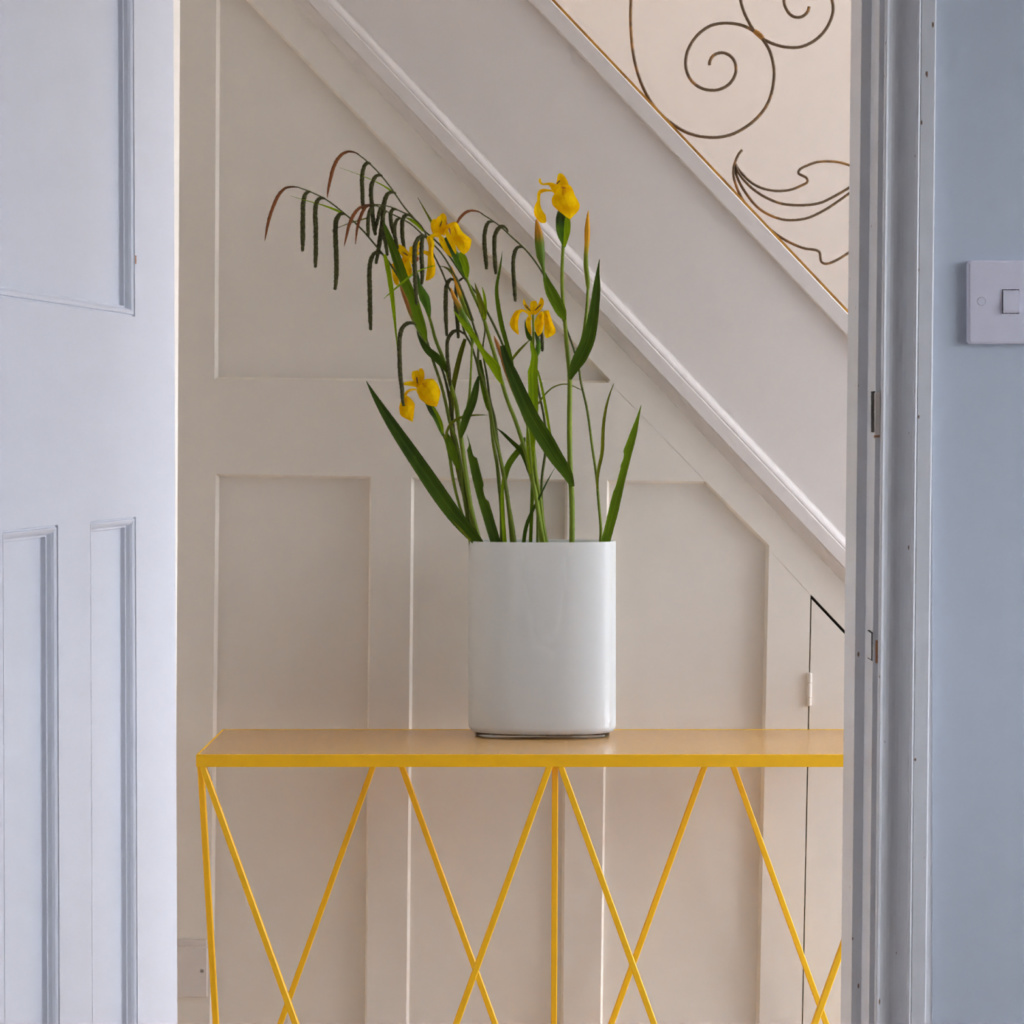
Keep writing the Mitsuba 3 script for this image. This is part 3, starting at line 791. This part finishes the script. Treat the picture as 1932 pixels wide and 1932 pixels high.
petal(t, 'F', [(1080, 440), (1150, 590), (1215, 730), (1255, 860)], [60, 90, 80, 20], [3.69, 3.688, 3.69, 3.692], 'petal', 0.3, 0, 0.05, 14)
petal(t, 'F', [(980, 520), (960, 400), (985, 280), (1015, 190), (1000, 125)], [160, 250, 200, 140, 50], [3.69, 3.684, 3.684, 3.688, 3.69], 'standard', 0.35, 0, 0.06, 15)
petal(t, 'F', [(930, 500), (875, 400), (865, 310), (880, 230)], [100, 140, 130, 60], [3.692, 3.69, 3.69, 3.692], 'standard', 0.35, 0, 0.06, 16)
petal(t, 'F', [(1000, 500), (1080, 400), (1140, 345), (1200, 335)], [110, 90, 70, 30], [3.684, 3.680, 3.674, 3.670], 'style_arm', 0.3, 0, 0.03, 17)
mark(t, 'F', [(1000, 265), (985, 310), (965, 362)], [12, 20, 16], 3.6795)
mark(t, 'F', [(1070, 250), (1085, 290), (1095, 330)], [18, 26, 16], 3.684, 'rust_mark')
mark(t, 'F', [(1130, 390), (1160, 470), (1178, 545)], [16, 24, 12], 3.6745, 'rust_mark')
leaf(t, [('H', [(815, 1000), (775, 800), (715, 600), (665, 430), (634, 325)])], [6, 11, 9, 4, 1], y - 0.006, y - 0.01, 'leaf_olive', 'bract', 0.35)
leaf(t, [('H', [(815, 990), (825, 800), (815, 600), (790, 480), (768, 400)])], [6, 6.5, 5, 3, 1], y - 0.007, y - 0.006, 'leaf_bright', 'bract', 0.35)
leaf(t, [('L', [(1545, 1330), (1470, 1080), (1420, 950), (1340, 830), (1220, 715), (1080, 580), (945, 468)])], [4, 7, 8, 8.5, 7, 5, 1], y + 0.006, y + 0.012, 'leaf_dark', fold=0.2)

# --- iris half hidden behind a leaf
t = thing('yellow_iris', 'yellow iris half hidden behind a leaf and hanging sedge spikes', 'iris', 'yellow irises in the vase')
y = 3.715
stem(t, [('G', [(665, 340), (730, 560), (790, 780), (860, 960), (940, 1160), (1010, 1400), (1080, 1660), (1150, 1900)]), ('L', [(240, 330), (290, 660), (335, 1000), (390, 1400), (450, 1800)]), ('C', [(1095, 1760)]), into(900, 60)], [5, 6, 7, 8, 8.5, 8.5, 8.5, 8], y, 3.70)
bud(t, [('G', [(675, 370), (655, 240), (610, 80)]), ('F', [(690, 1680), (640, 1560), (590, 1430), (560, 1300), (500, 1120), (450, 990)])], [5, 11, 17, 19, 15, 9, 7, 6, 5], y, 'spathe_green', 'spathe')
petal(t, 'F', [(215, 690), (290, 810), (370, 900), (460, 960)], [30, 140, 140, 60], [3.70, 3.696, 3.694, 3.70], 'standard', 0.3, 0, 0.05, 21)
petal(t, 'F', [(330, 920), (350, 1040), (395, 1150), (415, 1290)], [80, 150, 130, 30], [3.70, 3.692, 3.688, 3.69], 'fall', 0.3, 0, 0.05, 22)
petal(t, 'F', [(90, 1045), (140, 1120), (160, 1240), (195, 1430)], [50, 120, 130, 50], [3.71, 3.71, 3.71, 3.71], 'fall', 0.3, 0, 0.05, 23)
petal(t, 'F', [(445, 725), (445, 840), (450, 960), (470, 1050)], [50, 85, 70, 40], [3.70, 3.702, 3.704, 3.706], 'standard', 0.3, 0, 0.03, 24)
petal(t, 'F', [(590, 630), (570, 720), (545, 830), (530, 950)], [25, 50, 40, 30], [3.70, 3.70, 3.702, 3.704], 'standard', 0.3, 0, 0.03, 25)
petal(t, 'F', [(500, 900), (590, 850), (670, 828), (750, 860), (790, 930)], [40, 55, 60, 70, 60], [3.696, 3.69, 3.684, 3.68, 3.676], 'style_arm', 0.3, 0, 0.03, 26)
mark(t, 'F', [(285, 825), (330, 855), (380, 890)], [10, 22, 14], 3.6905)
mark(t, 'F', [(560, 915), (560, 955), (545, 1000)], [30, 42, 20], 3.700, 'rust_mark')
leaf(t, [('G', [(1010, 1380), (930, 1245), (810, 1110), (660, 985), (530, 810), (445, 615)])], [5, 12, 15, 13, 7, 1], y - 0.010, y - 0.016, 'leaf_dark', 'bract', 0.3)
leaf(t, [('G', [(615, 790), (560, 600), (470, 350), (385, 60)]), ('E', [(1600, 1600), (1500, 1330), (1400, 1040), (1290, 740), (1195, 470)])], [4, 14, 18, 18, 18, 17.5, 16, 11, 2], y - 0.035, y - 0.05, 'leaf_mid', fold=0.2)
bud(t, [('G', [(625, 850), (540, 690), (430, 480), (330, 270), (270, 110)]), ('F', [(290, 1560), (240, 1430)])], [4, 8, 9, 9, 8, 6, 2], y - 0.012, 'bud_brown')

# --- iris in the middle
t = thing('yellow_iris', 'yellow iris in the middle, its small bloom above a torn bright leaf', 'iris', 'yellow irises in the vase')
y = 3.690
stem(t, [('I', [(540, 480), (543, 700), (545, 900), (540, 1060), (560, 1400)]), ('C', [(1640, 350), (1630, 700), (1625, 1000), (1650, 1250), (1690, 1500), (1715, 1700)]), into(1030, -35)], [3.5, 4.5, 5, 5, 6, 7, 7.5, 8, 7], y, 3.718)
bud(t, [('I', [(610, 1280), (638, 1150), (635, 1030), (610, 930), (575, 830)])], [3, 8, 9, 7, 3], y - 0.002, 'spathe_green', 'spathe')
leaf(t, [('I', [(530, 1010), (470, 930), (420, 820), (395, 610)])], [3, 9, 5, 1], y + 0.012, y + 0.014, 'leaf_dark', 'spathe_leaf', 0.3)
fall(t, 'I', [(728, 448), (738, 560), (744, 700), (740, 850), (776, 945)], [(826, 438), (862, 560), (902, 680), (951, 800), (944, 852), (880, 905), (786, 948)], [3.674, 3.668, 3.666, 3.668, 3.672], 0.007)
fall(t, 'I', [(690, 450), (600, 560), (560, 680), (580, 800), (622, 912)], [(722, 468), (742, 560), (736, 680), (702, 840), (632, 914)], [3.682, 3.679, 3.678, 3.679, 3.682], 0.006)
petal(t, 'I', [(515, 615), (455, 505), (390, 455), (310, 438)], [25, 38, 42, 40], [3.69, 3.684, 3.679, 3.676], 'haft', 0.3, 0, 0.03, 33)
fall(t, 'I', [(345, 422), (240, 440), (160, 540), (113, 680), (140, 762), (200, 832), (268, 882)], [(350, 462), (305, 495), (282, 570), (266, 660), (270, 770), (280, 872)], [3.676, 3.673, 3.672, 3.673, 3.676], 0.006)
petal(t, 'I', [(490, 540), (450, 660), (465, 790), (495, 890)], [50, 95, 90, 25], [3.70, 3.706, 3.708, 3.708], 'fall', 0.3, 0, 0.05, 34)
petal(t, 'I', [(545, 520), (545, 400), (550, 330), (545, 268)], [70, 120, 130, 60], [3.688, 3.69, 3.694, 3.698], 'standard', 0.3, 0, 0.04, 35)
petal(t, 'I', [(565, 500), (640, 410), (690, 310), (685, 210)], [60, 95, 95, 30], [3.686, 3.682, 3.680, 3.680], 'style_arm', 0.3, 0, 0.04, 36)
petal(t, 'I', [(515, 510), (455, 420), (385, 320), (372, 240)], [60, 70, 55, 28], [3.686, 3.682, 3.680, 3.680], 'style_arm', 0.3, 0, 0.04, 37)
mark(t, 'I', [(388, 335), (440, 395), (492, 452)], [14, 22, 14], 3.6785)
mark(t, 'I', [(683, 332), (630, 385), (575, 442)], [14, 22, 14], 3.6785)
mark(t, 'I', [(765, 510), (780, 540), (785, 570)], [20, 26, 8], 3.6685, 'rust_mark')
L_ = px(('L', [(1545, 1290), (1500, 1000), (1470, 700), (1480, 450)]), ('C', [(1560, 700), (1580, 600), (1578, 480), (1572, 290), (1590, 245), (1600, 190)]), ('I', [(500, 1340), (508, 1240), (490, 1150), (480, 1050), (495, 970)]))
R_ = px(('L', [(1590, 1290), (1620, 1000), (1650, 640), (1600, 450)]), ('C', [(1670, 650), (1668, 500), (1665, 400), (1662, 300), (1665, 220), (1668, 170)]), ('I', [(632, 1330), (615, 1250), (590, 1170), (560, 1080), (510, 1010)]))
part(t, 'leaf', between(L_, R_, y - 0.004, y - 0.012), 'leaf_bright', True)

# --- lowest iris at the left
t = thing('yellow_iris', 'lowest yellow iris at the left, its bloom beside a hanging sedge spike', 'iris', 'yellow irises in the vase')
y = 3.705
stem(t, [('C', [(795, 850), (850, 1010), (880, 1200), (920, 1400), (955, 1530), (1010, 1680), (1060, 1790)]), into(893, 75)], [4, 6, 5.5, 5, 5, 5.5, 6, 6], y, 3.712)
bud(t, [('C', [(803, 880), (765, 770), (720, 680)]), ('K', [(1230, 1570), (1120, 1380), (1000, 1180)])], [4, 11, 12.5, 12, 10, 6], y, 'spathe_green', 'spathe')
leaf(t, [('C', [(800, 860), (785, 770), (745, 680), (700, 600)])], [2, 6, 6, 3], y - 0.008, y - 0.009, 'leaf_bright', 'spathe_leaf', 0.3)
fall(t, 'K', [(880, 715), (772, 860), (738, 930), (830, 1080), (920, 1210), (1010, 1312), (1130, 1372), (1300, 1402), (1338, 1408)], [(960, 600), (1080, 553), (1220, 560), (1330, 660), (1420, 820), (1466, 960), (1440, 1120), (1400, 1280), (1350, 1408)], [3.692, 3.682, 3.678, 3.678, 3.684])
petal(t, 'K', [(800, 910), (640, 880), (490, 930), (410, 1020), (395, 1090)], [25, 60, 75, 85, 100], [3.70, 3.696, 3.69, 3.687, 3.686], 'haft', 0.3, 0, 0.03, 42)
fall(t, 'K', [(350, 1040), (300, 1160), (250, 1280), (213, 1420), (240, 1640), (420, 1770), (540, 1832), (612, 1868)], [(440, 1060), (545, 1140), (625, 1232), (684, 1340), (666, 1560), (650, 1720), (622, 1862)], [3.686, 3.682, 3.682, 3.684, 3.688], 0.008)
petal(t, 'K', [(820, 950), (900, 1100), (980, 1250)], [60, 180, 40], [3.71, 3.718, 3.72], 'fall', 0.3, 0, 0.05, 43)
petal(t, 'K', [(800, 820), (760, 640), (725, 470), (690, 315)], [120, 210, 270, 150], [3.694, 3.69, 3.69, 3.692], 'standard', 0.3, 0, 0.06, 44)
petal(t, 'K', [(860, 720), (885, 560), (890, 400), (850, 245)], [140, 170, 180, 70], [3.700, 3.700, 3.702, 3.704], 'standard', 0.3, 0, 0.06, 45)
petal(t, 'K', [(800, 840), (680, 720), (560, 705), (440, 705), (340, 725)], [90, 160, 150, 120, 40], [3.696, 3.69, 3.688, 3.686, 3.686], 'style_arm', 0.3, 0, 0.03, 46)
mark(t, 'K', [(745, 505), (755, 600), (770, 695)], [30, 40, 30], 3.6855)
mark(t, 'K', [(900, 730), (960, 690), (1010, 690)], [14, 26, 12], 3.6790, 'rust_mark')
leaf(t, [('C', [(945, 1190), (905, 1080), (870, 980), (845, 900), (828, 840)])], [5, 13, 16, 11, 2], y - 0.004, y - 0.006, 'leaf_mid', 'bract', 0.3)

# --- an iris stem that carries only buds
t = thing('iris_bud_stem', 'iris stem with two closed orange-tipped buds and a bright green leaf, among the left stems', 'iris')
y = 3.688
stem(t, [('H', [(590, 1420), (577, 1650), (565, 1932)]), ('C', [(1052, 350), (1040, 530), (1000, 700), (965, 860)]), ('L', [(300, 700), (320, 900), (370, 1300), (430, 1700)]), into(905, 60)], [4, 4, 4.5, 6, 7, 8, 8, 8], y, 3.715)
bud(t, [('H', [(592, 1440), (570, 1240), (470, 1040), (390, 850), (330, 720), (270, 610), (225, 500), (198, 410)])], [4, 11, 12, 11, 9, 8, 6, 1], y, 'bud_tip', y1=y - 0.01)
bud(t, [('H', [(570, 1000), (480, 830), (400, 620), (330, 420), (270, 220), (230, 90), (210, 20)])], [4, 8, 9, 8, 6.5, 4, 1], y + 0.006, 'bud_long', y1=y + 0.004)
leaf(t, [('C', [(1345, 410), (1300, 320)]), ('H', [(1010, 1870), (890, 1720), (760, 1540), (650, 1350), (520, 1170), (400, 1020), (320, 920), (250, 825)])], [3, 13, 18, 15, 9, 9, 11, 9, 5, 1], y - 0.016, y - 0.024, 'leaf_bright', fold=0.25)
leaf(t, [('L', [(275, 640), (330, 450), (400, 220), (470, 60)]), ('G', [(1530, 1650), (1572, 1440)])], [5, 12, 15, 15, 11, 2], y - 0.006, y - 0.01, 'leaf_dark', fold=0.25)

# --- a bud stem in the middle, brown sheath
t = thing('iris_bud_stem', 'iris stem with a dry brown bud sheath beside the dark broad leaf in the middle', 'iris')
y = 3.680
bud(t, [('C', [(1575, 800), (1520, 650), (1425, 410), (1360, 230)]), ('H', [(1130, 1680), (1070, 1500), (1020, 1380), (988, 1295)])], [4, 7, 9, 8.5, 7, 8, 5, 1], y, 'bud_brown')
stem(t, [('C', [(1565, 770), (1590, 950), (1610, 1200), (1650, 1450), (1690, 1700)]), into(1026, -30)], [4, 6, 7, 7, 7], y, 3.722)

# --- sedge
SG = 'pendulous sedge stems in the vase'


def sedge(label, runs, w, y0, y1):
    t = thing('pendulous_sedge', label, 'sedge', SG)
    stem(t, runs, w, y0, y1, 'stem_sedge')
    return t


def spike(t, runs, w, y, seed, male=False, k=1.0):
    p = px(*runs)
    n = len(p)
    prof = np.array([0.35, 0.75, 1, 1, 1, 0.95, 0.6] if not male else [0.3, 0.5, 0.75, 1, 1, 0.75, 0.15])
    ww = np.interp(np.linspace(0, 1, n), np.linspace(0, 1, 7), prof) * w * U1 * k * 1.07
    return part(t, 'tip_spike' if male else 'spike', tube(path(p, y), ww, 9, 0.0012, 0.17 if not male else 0.12, seed), 'male_spike' if male else 'spike', True,
                label='reddish brown tip spike' if male else None)


t = sedge('pendulous sedge reaching farthest left, red-brown tip and four long hanging spikes', [('A', [(385, 398), (500, 440), (640, 507), (830, 650), (950, 757), (1110, 940), (1175, 1020), (1250, 1120), (1330, 1250), (1420, 1400)]), ('C', [(655, 20), (705, 180), (770, 370), (830, 600), (860, 740), (912, 900), (965, 1200), (1010, 1500)]), into(888, 80)], [2, 2.5, 3, 3.5, 4, 5, 6, 7, 8, 8], 3.70, 3.715)
spike(t, [('A', [(400, 402), (350, 398), (290, 408), (235, 455), (185, 545), (140, 670), (112, 790), (95, 888)])], 6.2, 3.70, 1, True)
spike(t, [('A', [(512, 442), (478, 452), (450, 510), (442, 620), (441, 740), (441, 880), (438, 985)])], 8.2, 3.70, 2)
spike(t, [('A', [(645, 508), (595, 505), (562, 560), (556, 680), (560, 850), (560, 1000), (555, 1132)])], 8.2, 3.70, 3)
spike(t, [('A', [(832, 652), (785, 645), (748, 700), (738, 830), (745, 1000), (748, 1170), (733, 1335)])], 8.6, 3.70, 4)
spike(t, [('A', [(1165, 1010), (1105, 998), (1060, 1070), (1048, 1220), (1052, 1400), (1055, 1560), (1060, 1702)])], 8.2, 3.70, 5)
leaf(t, [('A', [(820, 648), (730, 605), (620, 565), (480, 525), (330, 480)])], [4, 4, 2.4, 1.4, 0.6], 3.70, 3.695, 'leaf_bright', 'bract')
leaf(t, [('A', [(1185, 1015), (1215, 1130), (1240, 1280), (1265, 1480), (1285, 1680), (1310, 1932)])], [5, 9, 9, 7, 4, 1], 3.695, 3.69, 'leaf_bright', 'bract')
t = sedge('pendulous sedge arching highest at upper left, with a dark red tip', [('A', [(930, 92), (1040, 178), (1150, 290), (1275, 452), (1400, 625)]), ('F', [(450, 160), (640, 400), (830, 568), (1100, 850), (1400, 1285), (1650, 1600)]), ('H', [(700, 560), (860, 850), (1000, 1130), (1150, 1470)]), ('C', [(1500, 500), (1600, 800), (1640, 1100), (1660, 1400)]), into(1014, -20)], [2, 2.5, 3, 3.2, 3.6, 4, 4.5, 5, 5, 6], 3.725, 3.725)
spike(t, [('A', [(955, 108), (905, 82), (860, 77), (805, 98), (750, 160), (712, 250), (690, 340), (672, 430), (663, 498)])], 6.5, 3.725, 11, True)
spike(t, [('A', [(1062, 192), (1030, 182), (990, 245), (980, 350), (984, 430), (986, 520), (990, 605)])], 7.4, 3.725, 12)
spike(t, [('A', [(1165, 300), (1120, 295), (1075, 360), (1062, 450), (1070, 560), (1082, 690), (1105, 835)])], 7.6, 3.725, 13)
spike(t, [('A', [(1290, 460), (1235, 450), (1188, 520), (1172, 640), (1160, 770), (1138, 920), (1108, 1098)])], 8.2, 3.725, 14)
spike(t, [('E', [(1680, 360), (1620, 340), (1560, 390), (1535, 500), (1535, 650), (1550, 820), (1580, 980)])], 7.4, 3.725, 15)
leaf(t, [('A', [(1250, 440), (1170, 385), (1080, 340), (960, 290), (770, 222)])], [4, 2.5, 1.6, 1.2, 0.5], 3.725, 3.72, 'leaf_bright', 'bract')
leaf(t, [('E', [(1930, 640), (1840, 540), (1720, 450), (1600, 390)])], [5, 7, 6, 1], 3.715, 3.715, 'leaf_bright', 'bract')
leaf(t, [('F', [(855, 390), (800, 260), (740, 150), (655, 0), (560, -170)])], [3, 4.5, 3.6, 2.4, 0.6], 3.706, 3.712, 'leaf_olive', 'bract')
t = sedge('pendulous sedge with a red tip whose last two spikes hang before a yellow bloom', [('E', [(960, 160), (1080, 180), (1240, 270), (1500, 400), (1720, 530), (1880, 680)]), ('F', [(870, 710), (1030, 900), (1170, 1130)]), ('H', [(300, 250), (440, 560), (560, 900), (620, 1130), (700, 1390)]), ('C', [(1120, 200), (1180, 420), (1230, 620), (1280, 900), (1350, 1200)]), ('D', [(520, 1260), (560, 1480)]), into(971, 10)], [2, 2.4, 2.8, 3.2, 3.6, 4, 5, 6, 7, 6], 3.685, 3.712)
spike(t, [('E', [(1010, 160), (930, 160), (830, 180), (730, 240), (640, 360), (570, 520), (520, 720), (475, 915)])], 6.2, 3.686, 21, True)
spike(t, [('E', [(1100, 190), (1020, 170), (960, 240), (920, 370), (910, 500), (912, 620), (920, 735)])], 6.6, 3.686, 22)
spike(t, [('E', [(1250, 290), (1195, 320), (1180, 430), (1195, 580), (1215, 760), (1240, 920), (1265, 1080)])], 7.0, 3.700, 23)
spike(t, [('E', [(1530, 410), (1460, 420), (1410, 500), (1395, 620), (1400, 740), (1425, 850), (1455, 960)])], 6.6, 3.69, 24)
spike(t, [('F', [(720, 530), (640, 530), (545, 620), (505, 780), (505, 1000), (515, 1300), (530, 1560), (545, 1780)])], 8.0, 3.655, 25)
spike(t, [('F', [(730, 540), (665, 560), (635, 680), (630, 850), (640, 1050), (645, 1220), (635, 1410)])], 7.6, 3.662, 26)
t = sedge('pendulous sedge with an orange-brown tip among the crowded spikes at upper left', [('E', [(1050, 150), (1170, 165), (1300, 190), (1420, 240), (1600, 320), (1900, 570)]), ('F', [(760, 640), (850, 870), (960, 1090), (1080, 1370), (1140, 1500), (1250, 1760)]), ('H', [(270, 740), (380, 1000), (480, 1300)]), ('G', [(1400, 800), (1480, 1000), (1600, 1400), (1700, 1750)]), ('L', [(830, 300), (870, 700), (950, 1150), (985, 1500), (1020, 1850)]), into(947, 25)], [2, 2.4, 2.6, 3, 3.4, 4, 4, 4, 5, 7, 8, 7], 3.705, 3.722)
spike(t, [('E', [(1060, 160), (980, 165), (890, 190), (840, 240), (790, 340), (740, 480), (705, 660), (682, 880)])], 6.0, 3.70, 31, True)
spike(t, [('E', [(1000, 200), (985, 300), (1000, 420), (1015, 550), (1050, 710)])], 7.2, 3.705, 32)
spike(t, [('E', [(1180, 170), (1140, 210), (1110, 320), (1090, 420), (1060, 540), (1050, 640)])], 6.2, 3.71, 33)
spike(t, [('E', [(1440, 250), (1370, 240), (1325, 310), (1325, 430), (1350, 560), (1390, 700), (1440, 860)])], 7.2, 3.71, 34)
leaf(t, [('E', [(900, 400), (790, 430), (660, 470), (500, 520), (360, 580), (240, 630)])], [2.6, 2.4, 2, 1.6, 1.2, 0.5], 3.71, 3.71, 'leaf_olive', 'bract')
leaf(t, [('F', [(870, 1075), (720, 1115), (500, 1215), (300, 1370), (120, 1520), (-60, 1680)])], [1.5, 2, 3, 4, 3, 0.8], 3.66, 3.64, 'leaf_bright', 'bract')
t = sedge('pendulous sedge arching alone between the blooms, its dark tip curling toward the left one', [('B', [(460, 438), (540, 490), (620, 547), (700, 622), (800, 712), (870, 790), (970, 940), (1040, 1080), (1130, 1310), (1200, 1500), (1260, 1730)]), ('D', [(1185, 180), (1235, 400), (1290, 780), (1330, 1060), (1352, 1320), (1370, 1560)]), into(1133, -40)], [2, 2.4, 3, 3.2, 3.6, 4, 4.5, 5, 6, 6], 3.73, 3.725)
spike(t, [('B', [(480, 450), (430, 423), (385, 418), (340, 432), (300, 468), (272, 510), (255, 560)])], 5.2, 3.73, 41, True)
spike(t, [('B', [(565, 508), (525, 512), (497, 570), (489, 660), (495, 760), (502, 830), (508, 892)])], 7.4, 3.73, 42)
spike(t, [('B', [(680, 590), (630, 545), (590, 580), (570, 660), (571, 760), (576, 850), (582, 930)])], 7.6, 3.73, 43)
spike(t, [('B', [(803, 715), (762, 715), (731, 770), (722, 860), (728, 980), (735, 1080), (739, 1152)])], 7.2, 3.73, 44)
leaf(t, [('D', [(1340, 1170), (1345, 1020), (1382, 830), (1390, 640), (1418, 430), (1488, 210)])], [4, 5.5, 6.5, 6, 4.5, 0.8], 3.722, 3.70, 'leaf_olive')
t = sedge('pendulous sedge with two spikes side by side below the leaning yellow bloom', [('H', [(450, 240), (560, 420), (640, 620), (740, 880), (820, 1150)]), ('G', [(1650, 950), (1690, 1250), (1740, 1550), (1780, 1880)]), ('L', [(900, 300), (940, 650), (1010, 1050), (1080, 1400), (1130, 1700)]), into(966, 15)], [2, 2.4, 3, 4, 6, 7, 8, 6.5], 3.728, 3.73)
spike(t, [('H', [(440, 240), (400, 250), (345, 300)])], 4.0, 3.728, 50)
spike(t, [('H', [(260, 280), (200, 260), (135, 340), (108, 520), (105, 760), (110, 1000), (125, 1290)])], 7.4, 3.70, 51)
spike(t, [('H', [(280, 330), (290, 480), (290, 650), (305, 850), (320, 1050), (335, 1330)])], 7.2, 3.712, 52)
leaf(t, [('H', [(600, 1020), (520, 830), (430, 580), (330, 340), (220, 140), (110, 50), (0, 20)])], [5, 7, 7, 7, 6, 3, 0.8], 3.70, 3.695, 'leaf_olive', 'bract')
leaf(t, [('L', [(800, 130), (760, 0)]), ('G', [(1630, 1450), (1590, 1250), (1580, 1150)])], [7, 9, 11, 11, 9], 3.70, 3.70, 'leaf_mid', 'bract')
leaf(t, [('L', [(1035, 1560), (1080, 1400), (1130, 1190), (1250, 980), (1370, 830), (1450, 630)])], [5, 9, 11, 11.5, 10, 3], 3.70, 3.715, 'leaf_mid')
t = sedge('lowest pendulous sedge with one very long spike hanging over the lowest bloom', [('G', [(440, 510), (520, 640), (610, 800), (760, 1050), (900, 1300), (990, 1600), (1050, 1880)]), ('L', [(130, 300), (170, 700), (240, 1150), (330, 1600)]), ('C', [(1070, 1780)]), into(897, 70)], [1.6, 2, 4, 6, 7, 8, 8, 8], 3.72, 3.728)
spike(t, [('G', [(430, 505), (380, 480), (300, 480), (215, 530), (155, 650), (130, 850), (135, 1150), (150, 1450), (180, 1700)]), ('K', [(310, 1150), (348, 1378)])], 7.8, 3.668, 61)
spike(t, [('G', [(1320, 690), (1240, 630), (1150, 620), (1060, 690), (1010, 800), (1000, 950), (1010, 1150), (1040, 1400), (1060, 1620)])], 6.6, 3.70, 62)
t = thing('sedge_spike_stalk', 'short sedge stalk with one small dark spike below the middle iris bloom', 'sedge')
stem(t, [('I', [(690, 760), (650, 900), (600, 1100), (590, 1500)]), ('C', [(1660, 400), (1720, 700), (1740, 950), (1700, 1300)]), into(1027, -25)], [2, 3, 4, 5, 5, 5], 3.735, 3.735, 'stem_sedge')
spike(t, [('I', [(700, 830), (698, 900), (700, 1000), (705, 1090), (710, 1185)])], 6.4, 3.733, 71)
leaf(t, [('C', [(1780, 880), (1740, 650), (1700, 430), (1660, 280)])], [4.5, 5, 4.5, 3], 3.72, 3.72, 'leaf_bright', 'sheath', 0.3)
leaf(t, [('D', [(800, 395), (855, 318), (945, 240), (1060, 216), (1130, 240), (1200, 272)])], [3.4, 3, 2.6, 2.2, 2, 1], 3.73, 3.73, 'leaf_olive', 'bract')

# --- loose leaves
t = thing('iris_leaf', 'long dark green leaf leaning far left out of the vase', 'leaf')
leaf(t, [('P', [(925, 1150)]), ('C', [(1120, 1850), (1045, 1765), (905, 1600), (750, 1385), (550, 1090), (350, 795), (205, 565), (103, 383)])], [14, 18, 22, 27, 29, 26, 20, 11, 1], 3.722, 3.64, 'leaf_dark', 'blade', 0.22)
leaf(t, [('C', [(1050, 1835), (970, 1740), (920, 1685), (880, 1640)])], [4, 4, 2.4, 0.6], 3.69, 3.68, 'leaf_olive', 'side_blade')
t = thing('iris_leaf', 'ragged dark leaf with a bitten edge rising at the left of the vase mouth', 'leaf')
L_ = px(('L', [(390, 570), (405, 640), (430, 720), (430, 780), (412, 825), (395, 860), (430, 1060), (500, 1400), (570, 1680), (640, 1932)]), ('C', [(1232, 1850)]), ('P', [(945, 1120)]))
R_ = px(('L', [(393, 570), (420, 640), (445, 720), (465, 780), (480, 850), (510, 955), (540, 988), (575, 992), (640, 1250), (703, 1490), (688, 1560), (715, 1690), (745, 1765), (790, 1780), (835, 1932)]), ('C', [(1328, 1850)]), ('P', [(965, 1120)]))
part(t, 'blade', between(L_, R_, 3.668, 3.70), 'leaf_dark', True)
t = thing('iris_leaf', 'green leaf with a nibbled left edge leaning right at the right end of the vase', 'leaf')
L_ = px(('D', [(1735, 410), (1690, 530), (1640, 650), (1600, 760), (1572, 830), (1582, 850), (1575, 900), (1550, 950), (1548, 990), (1522, 1080), (1508, 1140), (1480, 1205), (1450, 1320), (1410, 1500), (1368, 1655)]), ('P', [(1122, 1150)]))
R_ = px(('D', [(1739, 410), (1720, 530), (1702, 650), (1675, 770), (1650, 860), (1620, 980), (1590, 1100), (1530, 1380), (1455, 1655)]), ('P', [(1140, 1150)]))
part(t, 'blade', between(L_, R_, 3.67, 3.705), 'leaf_mid', True)
t = thing('iris_leaf', 'narrow upright olive leaf above the dark broad leaf in the middle', 'leaf')
leaf(t, [('P', [(1000, 1080), (1005, 900)]), ('C', [(1520, 520), (1430, 260)]), ('B', [(705, 1640), (668, 1490), (630, 1350), (602, 1200), (588, 1060), (612, 900), (632, 752)])], [6, 7, 8, 8, 8, 8, 8.5, 8, 6.5, 4, 0.8], 3.735, 3.70, 'leaf_mid', 'blade')
leaf(t, [('H', [(1310, 1730), (1400, 1610), (1500, 1500), (1640, 1362)])], [4.5, 5, 4, 1], 3.72, 3.73, 'leaf_olive', 'side_blade')
t = thing('iris_leaf', 'olive cut-topped leaf slanting among the left stems', 'leaf')
leaf(t, [('P', [(905, 1100)]), ('C', [(1080, 1800), (1015, 1500)]), ('L', [(240, 1250), (170, 800), (120, 400)]), ('G', [(1100, 1700), (1160, 1400), (1240, 1060), (1330, 770)])], [7, 8, 8, 8, 9, 9, 9.5, 9.5, 9, 6], 3.735, 3.715, 'leaf_olive', 'blade', 0.15)
leaf(t, [('L', [(10, 640), (40, 500), (110, 380), (250, 280), (420, 238), (600, 222), (780, 225)])], [4, 5, 5.5, 5, 4, 2.5, 0.8], 3.69, 3.68, 'leaf_olive', 'side_blade', 0.1)
t = thing('sedge_leaf', 'thin dark curved leaf arching right out of the middle of the vase', 'leaf')
leaf(t, [('P', [(984, 1130)]), ('D', [(665, 1690), (680, 1560), (715, 1440), (770, 1325), (825, 1215), (885, 1095), (950, 982)])], [6, 6.5, 7, 6.5, 5, 3.4, 2.2, 0.6], 3.715, 3.69, 'leaf_dark', 'blade')
t = thing('sedge_leaf', 'bright narrow leaf sheath rising left of the centre of the vase mouth', 'leaf')
leaf(t, [('P', [(950, 1130)]), ('L', [(1045, 1932), (1040, 1750), (1045, 1600), (1060, 1450), (1080, 1300)])], [7, 7, 6.5, 5, 5, 4], 3.70, 3.70, 'leaf_bright', 'blade')

for base, group in (('iris_leaf', 'loose iris leaves in the vase'), ('sedge_leaf', 'loose sedge leaves in the vase'), ('iris_bud_stem', 'budded iris stems in the vase')):
    for key in labels:
        if key.split('__')[0].rstrip('0123456789').rstrip('_') == base and '__' not in key:
            labels[key]['group'] = group
